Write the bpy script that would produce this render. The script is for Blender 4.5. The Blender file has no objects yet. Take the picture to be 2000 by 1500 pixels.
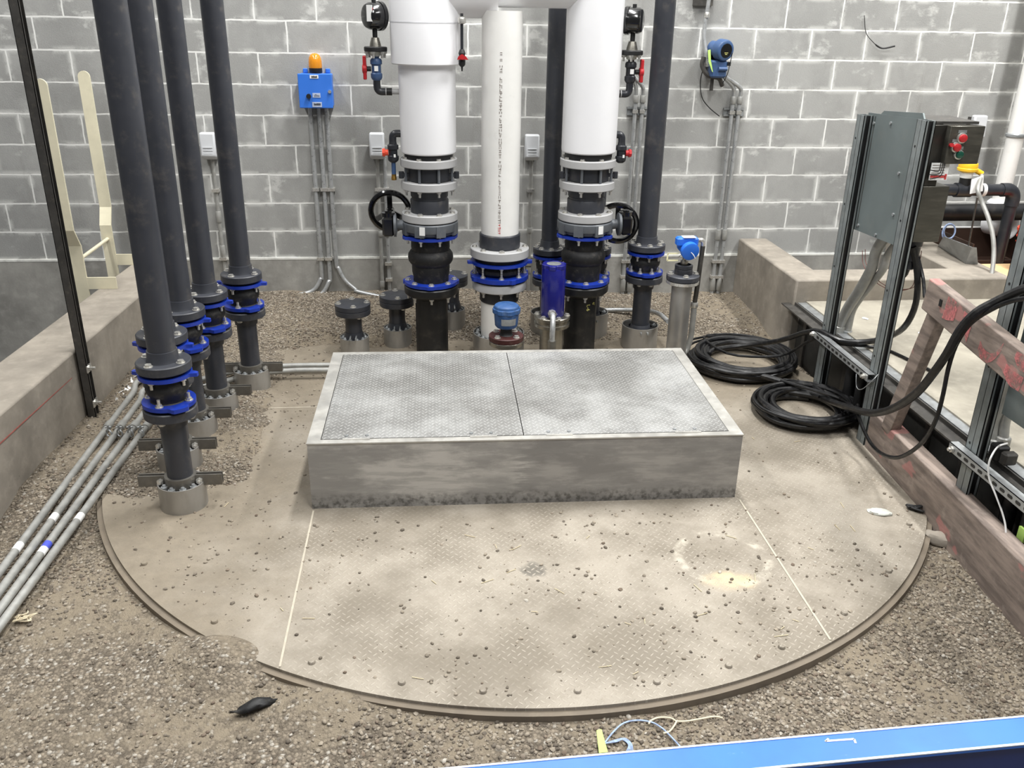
import bpy, math, random
from mathutils import Vector, Matrix, noise
PI=math.pi
random.seed(7)
SC=bpy.context.scene
COL=SC.collection
# ---------------------------------------------------------------- camera (solved from the block courses of the rear wall)
F,YAW,PITCH,ROLL=1706.0438,-0.102012852,-0.403388654,-0.0185043702
CAM=Vector((1.31233829,-6.44240102,0.0835155796))
def rotm():
    cy,sy=math.cos(YAW),math.sin(YAW); cp,sp=math.cos(PITCH),math.sin(PITCH); cr,sr=math.cos(ROLL),math.sin(ROLL)
    return Matrix(((cy,-sy,0),(sy,cy,0),(0,0,1)))@Matrix(((1,0,0),(0,cp,-sp),(0,sp,cp)))@Matrix(((cr,0,sr),(0,1,0),(-sr,0,cr)))
RM=rotm()
def at(px,py,x=None,y=None,z=None):
    d=RM@Vector(((px-1000)/F,1,(750-py)/F))
    if x is not None: t=(x-CAM.x)/d.x
    elif y is not None: t=(y-CAM.y)/d.y
    else: t=(z-CAM.z)/d.z
    return CAM+d*t
cd=bpy.data.cameras.new('camera'); cam=bpy.data.objects.new('camera',cd); COL.objects.link(cam)
cd.sensor_fit='HORIZONTAL'; cd.sensor_width=36; cd.lens=F*36/2000; cd.clip_start=.05; cd.clip_end=100
cm=Matrix((RM.col[0],RM.col[2],-RM.col[1])).transposed().to_4x4(); cm.translation=CAM
cam.matrix_world=cm; SC.camera=cam
# ---------------------------------------------------------------- objects
def setp(o,label=None,cat=None,group=None,kind=None):
    if label: o['label']=label
    if cat: o['category']=cat
    if group: o['group']=group
    if kind: o['kind']=kind
    elif cat: o['kind']='thing'
    return o
def thing(name,label,cat,loc=(0,0,0),group=None):
    o=bpy.data.objects.new(name,None); COL.objects.link(o); o.location=loc; o.empty_display_size=.05
    return setp(o,label,cat,group)
def wloc(o):
    v=Vector((0,0,0))
    while o is not None: v+=o.location; o=o.parent
    return v
class B:
    """collects world-space shapes for one mesh"""
    def __init__(s): s.v=[]; s.f=[]
    def add(s,vs,fs):
        n=len(s.v); s.v+= [tuple(v) for v in vs]; s.f+=[tuple(i+n for i in f) for f in fs]; return s
    def lathe(s,prof,c=(0,0),seg=32,cap=True):
        """prof: (r,z) going round about the vertical through c"""
        vs=[];fs=[]
        for r,z in prof:
            for k in range(seg):
                a=2*PI*k/seg; vs.append((c[0]+r*math.cos(a),c[1]+r*math.sin(a),z))
        m=len(prof)
        for i in range(m-1):
            for k in range(seg):
                k2=(k+1)%seg; fs.append((i*seg+k,i*seg+k2,(i+1)*seg+k2,(i+1)*seg+k))
        if cap:
            if prof[0][0]>1e-6: fs.append(tuple(range(seg-1,-1,-1)))
            if prof[-1][0]>1e-6: fs.append(tuple((m-1)*seg+k for k in range(seg)))
        return s.add(vs,fs)
    def ring(s,ri,ro,z0,z1,c=(0,0),seg=40):
        vs=[];fs=[]
        P=[(ri,z0),(ro,z0),(ro,z1),(ri,z1)]
        for r,z in P:
            for k in range(seg):
                a=2*PI*k/seg; vs.append((c[0]+r*math.cos(a),c[1]+r*math.sin(a),z))
        for i in range(4):
            j=(i+1)%4
            for k in range(seg):
                k2=(k+1)%seg; fs.append((i*seg+k,i*seg+k2,j*seg+k2,j*seg+k))
        return s.add(vs,fs)
    def tube(s,pts,r,seg=10,smooth=0,closed=False):
        P=[Vector(p) for p in pts]
        if smooth: P=catmull(P,smooth,closed)
        n=len(P); vs=[];fs=[]; up=None
        for i,p in enumerate(P):
            if closed: t=P[(i+1)%n]-P[i-1]
            else: t=P[min(i+1,n-1)]-P[max(i-1,0)]
            t.normalize()
            if up is None:
                up=Vector((0,0,1)) if abs(t.z)<.9 else Vector((1,0,0))
            u=up-t*up.dot(t)
            if u.length<1e-5: u=t.orthogonal()
            u.normalize(); w=t.cross(u); up=u
            rr=r(i/(n-1)) if callable(r) else r
            for k in range(seg):
                a=2*PI*k/seg; vs.append(p+(u*math.cos(a)+w*math.sin(a))*rr)
        for i in range(n if closed else n-1):
            j=(i+1)%n
            for k in range(seg):
                k2=(k+1)%seg; fs.append((i*seg+k,i*seg+k2,j*seg+k2,j*seg+k))
        if not closed: fs.append(tuple(range(seg-1,-1,-1))); fs.append(tuple((n-1)*seg+k for k in range(seg)))
        return s.add(vs,fs)
    def cyl(s,a,b,r,r2=None,seg=20):
        r2=r if r2 is None else r2
        return s.tube([a,b],lambda t:r+(r2-r)*t,seg)
    def prof_along(s,a,b,prof,seg=20):
        """prof: (t metres from a along a->b, r)"""
        a=Vector(a);d=(Vector(b)-a).normalized()
        u=d.orthogonal().normalized(); w=d.cross(u); vs=[];fs=[]
        for t,r in prof:
            for k in range(seg):
                an=2*PI*k/seg; vs.append(a+d*t+(u*math.cos(an)+w*math.sin(an))*max(r,1e-4))
        m=len(prof)
        for i in range(m-1):
            for k in range(seg):
                k2=(k+1)%seg; fs.append((i*seg+k,i*seg+k2,(i+1)*seg+k2,(i+1)*seg+k))
        fs.append(tuple(range(seg-1,-1,-1))); fs.append(tuple((m-1)*seg+k for k in range(seg)))
        return s.add(vs,fs)
    def box(s,x0,x1,y0,y1,z0,z1,bev=0):
        if bev:
            b=bev; bx=lambda e,z:[(x0+e,y0+e+0),(x1-e,y0+e),(x1-e,y1-e),(x0+e,y1-e)]
            o=[]
            def oct(e,z):
                return [(x0+b,y0+e,z),(x1-b,y0+e,z),(x1-e,y0+b,z),(x1-e,y1-b,z),(x1-b,y1-e,z),(x0+b,y1-e,z),(x0+e,y1-b,z),(x0+e,y0+b,z)]
            R=[oct(b,z0),oct(0,z0+b),oct(0,z1-b),oct(b,z1)]
            # inner rings pulled in by the bevel
            vs=[p for r in R for p in r]; fs=[]
            for i in range(3):
                for k in range(8): fs.append((i*8+k,i*8+(k+1)%8,(i+1)*8+(k+1)%8,(i+1)*8+k))
            fs.append(tuple(range(7,-1,-1))); fs.append(tuple(24+k for k in range(8)))
            return s.add(vs,fs)
        vs=[(x0,y0,z0),(x1,y0,z0),(x1,y1,z0),(x0,y1,z0),(x0,y0,z1),(x1,y0,z1),(x1,y1,z1),(x0,y1,z1)]
        return s.add(vs,[(3,2,1,0),(4,5,6,7),(0,1,5,4),(1,2,6,5),(2,3,7,6),(3,0,4,7)])
    def hexa(s,low,high):
        """4 low corners, 4 high corners, same turning"""
        return s.add(list(low)+list(high),[(3,2,1,0),(4,5,6,7),(0,1,5,4),(1,2,6,5),(2,3,7,6),(3,0,4,7)])
    def bar(s,a,b,w,h,up=(0,0,1)):
        """rectangular bar from a to b, w across, h along up"""
        a=Vector(a);b=Vector(b);t=(b-a).normalized();up=Vector(up)
        w_=t.cross(up)
        if w_.length<1e-5: up=Vector((1,0,0)); w_=t.cross(up)
        w_.normalize(); u=w_.cross(t).normalized()
        c=[(-w/2,-h/2),(w/2,-h/2),(w/2,h/2),(-w/2,h/2)]
        return s.hexa([a+w_*x+u*y for x,y in c],[b+w_*x+u*y for x,y in c])
    def prism(s,outline,z0,z1):
        n=len(outline)
        vs=[(x,y,z0) for x,y in outline]+[(x,y,z1) for x,y in outline]
        fs=[tuple(range(n-1,-1,-1)),tuple(range(n,2*n))]+[(i,(i+1)%n,n+(i+1)%n,n+i) for i in range(n)]
        return s.add(vs,fs)
    def ringprism(s,outer,inner,z0,z1):
        n=len(outer)
        vs=[(x,y,z0) for x,y in outer]+[(x,y,z1) for x,y in outer]+[(x,y,z0) for x,y in inner]+[(x,y,z1) for x,y in inner]
        fs=[]
        for i in range(n):
            j=(i+1)%n
            fs+=[(i,j,n+j,n+i),(2*n+j,2*n+i,3*n+i,3*n+j),(n+i,n+j,3*n+j,3*n+i),(j,i,2*n+i,2*n+j)]
        return s.add(vs,fs)
    def ball(s,c,r,seg=16,rings=10,sc=(1,1,1)):
        c=Vector(c)
        prof=[]
        n=len(s.v)
        s.lathe([(max(1e-4,r*math.sin(PI*i/rings)),-r*math.cos(PI*i/rings)) for i in range(rings+1)],seg=seg)
        for i in range(n,len(s.v)):
            x,y,z=s.v[i]; s.v[i]=(c.x+x*sc[0],c.y+y*sc[1],c.z+z*sc[2])
        return s
    def torus(s,c,R,r,axis,seg=40,sub=12):
        c=Vector(c);ax=Vector(axis).normalized();u=ax.orthogonal().normalized();w=ax.cross(u)
        return s.tube([c+(u*math.cos(2*PI*k/seg)+w*math.sin(2*PI*k/seg))*R for k in range(seg)],r,sub,closed=True)
    def move(s,v):
        v=Vector(v); s.v=[(x+v.x,y+v.y,z+v.z) for x,y,z in s.v]; return s
    def spin(s,ang,c=(0,0)):
        ca,sa=math.cos(ang),math.sin(ang)
        s.v=[(c[0]+(x-c[0])*ca-(y-c[1])*sa,c[1]+(x-c[0])*sa+(y-c[1])*ca,z) for x,y,z in s.v]; return s
    def mesh(s,name,org=(0,0,0),angle=35):
        me=bpy.data.meshes.new(name)
        o=Vector(org)
        me.from_pydata([(x-o.x,y-o.y,z-o.z) for x,y,z in s.v],[],s.f); me.validate(); me.update()
        me.shade_smooth(); me.set_sharp_from_angle(angle=math.radians(angle))
        return me
def catmull(P,n,closed=False):
    out=[];m=len(P)
    for i in range(m if closed else m-1):
        if closed: p0,p1,p2,p3=P[i-1],P[i],P[(i+1)%m],P[(i+2)%m]
        else:
            p1,p2=P[i],P[i+1]; p0=P[i-1] if i else p1*2-p2; p3=P[i+2] if i+2<m else p2*2-p1
        for k in range(n):
            t=k/n; out.append(.5*((2*p1)+(p2-p0)*t+(2*p0-5*p1+4*p2-p3)*t*t+(3*p1-p0-3*p2+p3)*t**3))
    if not closed: out.append(P[-1])
    return out
def part(name,b,m,parent,label=None,kind=None,bevel=0):
    me=b.mesh(name,wloc(parent)); me.materials.append(m)
    o=bpy.data.objects.new(name,me); COL.objects.link(o); o.parent=parent
    if bevel: addbevel(o,bevel)
    return setp(o,label,None,None,kind)
def solo(name,b,m,label=None,cat=None,group=None,kind=None,org=(0,0,0),bevel=0):
    me=b.mesh(name,org); me.materials.append(m)
    o=bpy.data.objects.new(name,me); COL.objects.link(o); o.location=org
    if bevel: addbevel(o,bevel)
    return setp(o,label,cat,group,kind)
def addbevel(o,w):
    md=o.modifiers.new('bevel','BEVEL'); md.width=w; md.segments=2; md.limit_method='ANGLE'; md.angle_limit=math.radians(40)
def inst(name,me,parent,loc):
    """shared mesh placed at world loc under parent (unrotated parents)"""
    o=bpy.data.objects.new(name,me); COL.objects.link(o); o.parent=parent; o.location=Vector(loc)-wloc(parent); return o
def copy_tree(o,parent=None):
    c=o.copy(); COL.objects.link(c); c.parent=parent
    for ch in list(o.children): copy_tree(ch,c)
    return c
def dup(root,loc,label,group=None):
    c=copy_tree(root); c.location=loc; c['label']=label
    if group: c['group']=group
    return c
# ---------------------------------------------------------------- materials
def lin(c): return tuple(((v/255)/12.92 if v<=10 else (((v/255)+.055)/1.055)**2.4) for v in c)+(1,)
class NT:
    def __init__(s,name):
        s.m=bpy.data.materials.new(name); s.m.use_nodes=True; s.t=s.m.node_tree; s.n=s.t.nodes; s.l=s.t.links
        s.b=s.n['Principled BSDF']
    def node(s,ty,**k):
        n=s.n.new(ty)
        for a,v in k.items(): setattr(n,a,v)
        return n
    def link(s,a,b): s.l.new(a,b)
    def setin(s,sock,v):
        if hasattr(v,'is_linked') or isinstance(v,bpy.types.NodeSocket): s.link(v,sock)
        else: sock.default_value=v
    def co(s): return s.node('ShaderNodeTexCoord').outputs['Object']
    def noise(s,scale,detail=4,rough=.55,vec=None,w=None):
        n=s.node('ShaderNodeTexNoise'); n.inputs['Scale'].default_value=scale; n.inputs['Detail'].default_value=detail; n.inputs['Roughness'].default_value=rough
        s.link(vec if vec is not None else s.co(),n.inputs['Vector']); return n.outputs['Fac']
    def math(s,op,a,b=0.0,c=None):
        n=s.node('ShaderNodeMath',operation=op); s.setin(n.inputs[0],a); s.setin(n.inputs[1],b)
        if c is not None: s.setin(n.inputs[2],c)
        return n.outputs[0]
    def ramp(s,f,a,b,lo=0.0,hi=1.0):
        n=s.node('ShaderNodeMapRange'); n.interpolation_type='SMOOTHSTEP'
        s.setin(n.inputs['Value'],f); n.inputs['From Min'].default_value=a; n.inputs['From Max'].default_value=b
        n.inputs['To Min'].default_value=lo; n.inputs['To Max'].default_value=hi; return n.outputs[0]
    def mix(s,f,a,b,mode='MIX'):
        n=s.node('ShaderNodeMix',data_type='RGBA',blend_type=mode); s.setin(n.inputs['Factor'],f); s.setin(n.inputs['A'],a); s.setin(n.inputs['B'],b)
        return n.outputs['Result']
    def scale(s,vec,x,y,z):
        n=s.node('ShaderNodeMapping'); n.inputs['Scale'].default_value=(x,y,z); s.link(vec,n.inputs['Vector']); return n.outputs[0]
    def bump(s,h,strength=.3,dist=.01):
        n=s.node('ShaderNodeBump'); n.inputs['Strength'].default_value=strength; n.inputs['Distance'].default_value=dist
        s.link(h,n.inputs['Height']); s.link(n.outputs[0],s.b.inputs['Normal']); return n
    def out(s,col,rough,metal=0):
        s.setin(s.b.inputs['Base Color'],col); s.setin(s.b.inputs['Roughness'],rough); s.setin(s.b.inputs['Metallic'],metal); return s.m
def simple(name,c,rough=.5,metal=0,var=.12,sc=8,dust=0,dustc=(165,155,138),bump=0,bsc=60,stretch=None,coat=0):
    t=NT(name); c1=lin(c); vec=t.co()
    if stretch: vec=t.scale(vec,*stretch)
    f=t.noise(sc,5,.6,vec)
    d=tuple(v*(1-var) for v in c1[:3])+(1,); u=tuple(min(1,v*(1+var)) for v in c1[:3])+(1,)
    col=t.mix(t.ramp(f,.3,.7),d,u)
    if dust:
        f2=t.noise(sc*2.3,6,.65,vec); col=t.mix(t.ramp(f2,.5,.75,0,dust),col,lin(dustc))
    if bump: t.bump(t.noise(bsc,4,.6,vec),bump,.004)
    if coat: t.b.inputs['Coat Weight'].default_value=coat; t.b.inputs['Coat Roughness'].default_value=.1
    r=t.ramp(f,.3,.7,max(0,rough-.08),min(1,rough+.08))
    return t.out(col,r,metal)
M={}
M['pvc_grey']=simple('grey_pvc',(52,54,60),.42,0,.08,5,.12)
M['pvc_dark']=simple('dark_pvc',(38,40,45),.38,0,.08,5,.06)
M['pvc_black']=simple('black_pipe',(19,20,22),.45,0,.15,5,.06)
M['flange_light']=simple('light_grey_flange',(172,172,172),.5,0,.06,6,.05)
M['ring_blue']=simple('blue_ring',(20,50,150),.38,0,.1,8,.06)
M['ring_navy']=simple('navy_paint',(17,21,112),.3,0,.08,5,.03,coat=.3)
M['rubber']=simple('black_rubber',(17,17,18),.62,0,.15,12,.1,bump=.15,bsc=200)
M['white_jacket']=simple('white_jacket',(236,236,238),.42,0,.02,3)
M['white_pvc']=simple('white_pvc',(230,229,225),.35,0,.03,6,.06,(190,184,170))
M['cable']=simple('black_cable',(15,15,17),.4,0,.2,20,.25,(95,92,86),stretch=(1,1,1))
M['galv']=simple('galvanised_steel',(158,161,162),.38,.55,.14,22,.08)
M['conduit']=simple('galvanised_conduit',(172,174,174),.33,.45,.1,30,.15)
M['conduit_dull']=simple('dull_conduit',(158,158,154),.45,.3,.1,26,.3)
M['strut']=simple('strut_channel',(132,138,138),.45,.45,.16,14,.15)
M['strut_dark']=simple('dark_strut',(76,74,71),.5,.4,.15,14,.15)
M['panel_green']=simple('grey_green_panel',(112,121,121),.45,.35,.08,4,.08)
M['stainless']=simple('stainless_steel',(150,147,138),.32,.9,.14,4,.12,stretch=(1,1,6))
M['sleeve']=simple('steel_sleeve',(168,166,162),.42,.7,.14,9,.25,(140,132,118),stretch=(1,1,.4))
M['chrome']=simple('bright_bolt',(206,204,198),.28,.7,.1,30)
M['cream']=simple('cream_paint',(226,219,192),.4,0,.05,6,.12,(150,140,120))
M['rust_flange']=simple('oxide_red_paint',(66,32,30),.5,0,.15,14,.15)
M['blue_dusty']=simple('dusty_blue_paint',(40,78,128),.5,0,.14,14,.3,(120,135,150))
M['blue_slate']=simple('slate_blue_paint',(62,88,128),.42,0,.1,10,.12)
M['blue_bright']=simple('bright_blue_paint',(38,108,214),.4,0,.06,8,.05)
M['blue_box']=simple('alarm_box_blue',(52,112,206),.4,0,.04,5)
M['red']=simple('red_handle',(176,32,38),.4,0,.08,8)
M['orange_red']=simple('orange_red_plastic',(228,78,50),.4,0,.06,8)
M['yellow']=simple('yellow_plastic',(246,196,44),.4,0,.05,8)
M['white_plastic']=simple('white_plastic',(232,233,235),.4,0,.03,5)
M['grey_plastic']=simple('grey_cover',(196,198,200),.45,0,.04,5)
M['black_gloss']=simple('black_gloss',(14,14,15),.16,0,.1,5,coat=.6)
M['black']=simple('black_plastic',(20,20,21),.5,0,.1,8)
M['grey_iron']=simple('grey_painted_iron',(92,96,101),.42,.1,.1,10,.1)
M['brass']=simple('brass',(176,138,70),.3,.9,.1,20)
M['label_white']=simple('label_white',(232,232,230),.5,0,.02,8)
M['label_grey']=simple('label_grey',(170,182,206),.5,0,.05,8)
M['ink']=simple('ink',(40,40,44),.6,0,.05,8)
M['ink_soft']=simple('faded_ink',(140,132,126),.6,0,.15,40)
M['ink_red']=simple('red_ink',(196,70,70),.6,0,.1,40)
M['crayon']=simple('yellow_crayon',(205,200,120),.8,0,.1,60)
M['lime']=simple('lime_tag',(190,226,120),.5,0,.05,8)
M['wood_ply']=simple('plywood',(226,196,146),.6,0,.08,6,0,stretch=(1,8,1))
M['brown_box']=simple('brown_tray_inside',(58,40,30),.6,0,.15,6)
M['white_string']=simple('pale_string',(214,202,174),.8,0,.06,20)
M['blue_wire']=simple('blue_white_wire',(150,170,205),.5,0,.3,60)
M['thin_wire']=simple('dark_red_wire',(96,44,36),.5,0,.2,20)
M['clear']=simple('hazy_plastic',(196,198,190),.3,0,.08,20)
def amber():
    t=NT('amber_lens'); t.b.inputs['Transmission Weight'].default_value=.35; t.b.inputs['Coat Weight'].default_value=.5
    return t.out(lin((244,160,40)),.15)
M['amber']=amber()
def concrete(name,c,streak=True,dusty=.3):
    t=NT(name); v=t.co()
    f=t.noise(2.2,8,.62,v); f2=t.noise(14,6,.6,v); f3=t.noise(60,3,.5,v)
    c1=lin(c); dk=tuple(x*.62 for x in c1[:3])+(1,); lt=tuple(min(1,x*1.22) for x in c1[:3])+(1,)
    col=t.mix(t.ramp(f,.32,.68),dk,c1); col=t.mix(t.ramp(f2,.45,.8,0,.55),col,lt)
    if streak: col=t.mix(t.ramp(t.noise(3,6,.6,t.scale(v,3,3,.35)),.5,.75,0,.5),col,dk)
    # small voids
    vo=t.node('ShaderNodeTexVoronoi'); vo.inputs['Scale'].default_value=34; t.link(v,vo.inputs['Vector'])
    hole=t.math('MULTIPLY',t.ramp(vo.outputs['Distance'],.05,.11,1,0),t.ramp(t.noise(9,2,.5,v),.58,.64))
    col=t.mix(t.math('MULTIPLY',hole,.7),col,tuple(x*.3 for x in c1[:3])+(1,))
    h=t.math('ADD',t.math('MULTIPLY',f2,.5),t.math('MULTIPLY',f3,.3)); h=t.math('SUBTRACT',h,hole)
    t.bump(h,.35,.006); return t.out(col,.85)
M['concrete']=concrete('cast_concrete',(156,148,136))
M['concrete_grey']=concrete('grey_concrete',(158,156,150))
M['slab']=concrete('slab_concrete',(160,154,140),False)
def block():
    t=NT('concrete_block'); v=t.co()
    sep=t.node('ShaderNodeSeparateXYZ'); t.link(v,sep.inputs[0])
    x=t.math('ADD',sep.outputs['X'],40*.4064); z=t.math('ADD',sep.outputs['Z'],20*.2032)
    cmb=t.node('ShaderNodeCombineXYZ'); t.link(x,cmb.inputs[0]); t.link(z,cmb.inputs[1]); bv=cmb.outputs[0]
    # wobble so that joints are not ruled
    nz=t.node('ShaderNodeTexNoise'); nz.inputs['Scale'].default_value=9; nz.inputs['Detail'].default_value=3; t.link(v,nz.inputs['Vector'])
    sub=t.node('ShaderNodeVectorMath',operation='SUBTRACT'); t.link(nz.outputs['Color'],sub.inputs[0]); sub.inputs[1].default_value=(.5,.5,.5)
    scl=t.node('ShaderNodeVectorMath',operation='SCALE'); t.link(sub.outputs[0],scl.inputs[0]); scl.inputs['Scale'].default_value=.013
    ad=t.node('ShaderNodeVectorMath',operation='ADD'); t.link(bv,ad.inputs[0]); t.link(scl.outputs[0],ad.inputs[1]); bw=ad.outputs[0]
    def br(ms,sm):
        n=t.node('ShaderNodeTexBrick'); n.offset=.5; n.offset_frequency=2; n.squash=1
        n.inputs['Scale'].default_value=1; n.inputs['Mortar Size'].default_value=ms; n.inputs['Mortar Smooth'].default_value=sm
        n.inputs['Bias'].default_value=0; n.inputs['Brick Width'].default_value=.4064; n.inputs['Row Height'].default_value=.2032
        n.inputs['Color1'].default_value=(0,0,0,1); n.inputs['Color2'].default_value=(1,1,1,1); n.inputs['Mortar'].default_value=(.5,.5,.5,1)
        t.link(bw,n.inputs['Vector']); return n
    b1=br(.0062,.25); b2=br(.036,1.0)
    base=lin((160,160,157))
    dk=tuple(c*.74 for c in base[:3])+(1,); lt=tuple(c*1.18 for c in base[:3])+(1,)
    bsep=t.node('ShaderNodeSeparateColor'); t.link(b1.outputs['Color'],bsep.inputs[0])
    col=t.mix(t.math('MULTIPLY',bsep.outputs[0],.6),base,lin((138,138,135)))
    f=t.noise(1.6,6,.62,v); col=t.mix(t.ramp(f,.58,.36,0,.9),col,dk)
    col=t.mix(t.ramp(t.noise(6,6,.65,v),.5,.75,0,.45),col,lt)
    fine=t.noise(170,3,.6,v); col=t.mix(t.ramp(fine,.45,.75,0,.35),col,lt)
    # chalky smears of mortar that run off the joints, and a few scrubbed patches
    sm=t.noise(5.5,5,.6,v); smear=t.math('MULTIPLY',b2.outputs['Fac'],t.ramp(sm,.44,.56))
    sm2=t.noise(2.7,6,.68,t.scale(v,1,1,1.6)); patch=t.ramp(sm2,.58,.68,0,.6)
    mort=lin((222,222,218))
    sm=t.math('MAXIMUM',t.math('MULTIPLY',smear,.75),patch)
    col=t.mix(sm,col,lin((204,204,200)))
    mf=t.math('MULTIPLY',b1.outputs['Fac'],t.ramp(t.noise(3.3,4,.6,v),.3,.5,.35,1))
    col=t.mix(mf,col,mort)
    # drip stains
    st=t.ramp(t.noise(3,5,.6,t.scale(v,2.2,1,.3)),.6,.72,0,.3); col=t.mix(st,col,lin((118,116,110)))
    pit=t.noise(95,2,.5,v); 
    h=t.math('ADD',t.math('MULTIPLY',b1.outputs['Fac'],-.5),t.math('MULTIPLY',fine,.35)); h=t.math('ADD',h,t.math('MULTIPLY',pit,.3))
    t.bump(h,.45,.006); return t.out(col,.9)
M['block']=block()
def tread(name,base,dark,cell,rough,metal,lugcol,strength,dusty):
    t=NT(name); v=t.co()
    sep=t.node('ShaderNodeSeparateXYZ'); t.link(v,sep.inputs[0]); X,Y=sep.outputs['X'],sep.outputs['Y']
    k=.70711/cell
    u=t.math('MULTIPLY',t.math('ADD',X,Y),k); w=t.math('MULTIPLY',t.math('SUBTRACT',X,Y),k)
    u=t.math('ADD',u,400); w=t.math('ADD',w,400)
    fu=t.math('SUBTRACT',t.math('FRACT',u),.5); fw=t.math('SUBTRACT',t.math('FRACT',w),.5)
    par=t.math('MODULO',t.math('ADD',t.math('FLOOR',u),t.math('FLOOR',w)),2)
    inv=t.math('SUBTRACT',1,par)
    a=t.math('ADD',t.math('MULTIPLY',fu,inv),t.math('MULTIPLY',fw,par)); b=t.math('ADD',t.math('MULTIPLY',fw,inv),t.math('MULTIPLY',fu,par))
    d=t.math('SQRT',t.math('ADD',t.math('POWER',t.math('DIVIDE',a,.49),2),t.math('POWER',t.math('DIVIDE',b,.15),2)))
    lug=t.ramp(d,1.05,.55)
    f=t.noise(2.4,7,.62,v); f2=t.noise(11,6,.6,v)
    col=t.mix(t.ramp(f,.35,.68),lin(dark),lin(base)); col=t.mix(t.ramp(f2,.5,.8,0,.4),col,lin(dark))
    wear=t.ramp(t.noise(3.1,5,.6,v),.4,.6,.25,1) if dusty else t.ramp(t.noise(4,5,.6,v),.35,.6,.5,1)
    lm=t.math('MULTIPLY',lug,wear)
    if dusty: lm=t.math('MULTIPLY',lm,t.ramp(t.math('ADD',X,t.math('MULTIPLY',t.math('SUBTRACT',f2,.5),1.2)),.3,1.1,.15,.8))
    col=t.mix(t.math('MULTIPLY',lm,.55),col,lin(lugcol))
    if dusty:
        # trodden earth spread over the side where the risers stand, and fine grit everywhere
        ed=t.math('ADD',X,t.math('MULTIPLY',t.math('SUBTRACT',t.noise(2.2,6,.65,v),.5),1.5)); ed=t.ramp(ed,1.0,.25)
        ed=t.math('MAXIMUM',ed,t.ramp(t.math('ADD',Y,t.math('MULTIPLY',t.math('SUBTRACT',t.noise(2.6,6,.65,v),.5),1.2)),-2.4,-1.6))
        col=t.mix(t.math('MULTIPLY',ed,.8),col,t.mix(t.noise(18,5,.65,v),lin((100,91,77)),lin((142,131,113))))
        gr=t.ramp(t.noise(210,3,.7,v),.56,.7,0,.5); col=t.mix(gr,col,lin((104,94,80)))
        # scrubbed bare patch where the dust is gone, chalk ring and a spill of sand
        dx=t.math('SUBTRACT',X,dusty[0][0]); dy=t.math('SUBTRACT',Y,dusty[0][1])
        rr=t.math('ADD',t.math('SQRT',t.math('ADD',t.math('POWER',dx,2),t.math('POWER',dy,2))),t.math('MULTIPLY',t.math('SUBTRACT',f2,.5),.09))
        col=t.mix(t.math('MULTIPLY',t.math('MULTIPLY',t.ramp(rr,.06,.03),t.math('SUBTRACT',1,lug)),.8),col,lin((92,88,80)))
        dx=t.math('SUBTRACT',X,dusty[1][0]); dy=t.math('SUBTRACT',Y,dusty[1][1])
        rr=t.math('SQRT',t.math('ADD',t.math('POWER',dx,2),t.math('POWER',dy,2)))
        ringm=t.math('MULTIPLY',t.ramp(t.math('ABSOLUTE',t.math('SUBTRACT',rr,.185)),.028,.006),t.ramp(f2,.42,.6,0,.5))
        col=t.mix(ringm,col,lin((205,198,182)))
        dx=t.math('SUBTRACT',X,dusty[2][0]); dy=t.math('MULTIPLY',t.math('SUBTRACT',Y,dusty[2][1]),1.6)
        rr=t.math('SQRT',t.math('ADD',t.math('POWER',dx,2),t.math('POWER',dy,2)))
        col=t.mix(t.math('MULTIPLY',t.ramp(rr,.14,.03),t.ramp(f2,.4,.6,.3,1)),col,lin((205,184,144)))
    h=t.math('ADD',t.math('MULTIPLY',lm,1.0),t.math('MULTIPLY',t.noise(70,4,.6,v),.25))
    t.bump(h,strength,.0022)
    return t.out(col,t.ramp(f2,.3,.7,rough-.06,rough+.08),metal)
M['tread_alu']=tread('tread_plate_aluminium',(168,168,166),(122,121,118),.0225,.4,.35,(214,214,211),.9,None)
M['tread_dusty']=tread('dusty_tread_plate',(184,172,148),(150,138,114),.0255,.72,0,(214,206,188),.6,((1.795,-3.42),(2.46,-3.31),(2.42,-3.50)))
def alu():
    t=NT('scuffed_aluminium'); v=t.co()
    f=t.noise(3,7,.65,t.scale(v,1,1,3.2)); f2=t.noise(12,6,.62,t.scale(v,.5,1,4)); f3=t.noise(40,4,.6,v)
    col=t.mix(t.ramp(f,.4,.62),lin((146,144,141)),lin((190,187,182)))
    col=t.mix(t.ramp(f2,.46,.6,0,.6),col,lin((160,158,153)))
    col=t.mix(t.ramp(t.noise(7,6,.7,v),.6,.72,0,.45),col,lin((192,190,183)))
    sx=t.node('ShaderNodeSeparateXYZ'); t.link(v,sx.inputs[0])
    col=t.mix(t.ramp(t.math('ADD',sx.outputs['X'],t.math('MULTIPLY',t.math('SUBTRACT',f2,.5),.35)),-.06,.02,0,.45),col,lin((112,110,108)))
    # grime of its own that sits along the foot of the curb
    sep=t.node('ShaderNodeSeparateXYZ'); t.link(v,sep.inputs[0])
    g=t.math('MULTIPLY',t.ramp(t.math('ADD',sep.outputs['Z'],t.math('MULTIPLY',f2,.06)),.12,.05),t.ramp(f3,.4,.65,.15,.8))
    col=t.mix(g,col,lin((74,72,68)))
    t.bump(f3,.12,.003)
    return t.out(col,t.ramp(f2,.3,.7,.42,.6),.3)
M['alu']=alu()
M['alu_edge']=simple('brushed_aluminium_trim',(184,182,176),.4,.5,.12,12,.3,(165,158,144))
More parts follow.
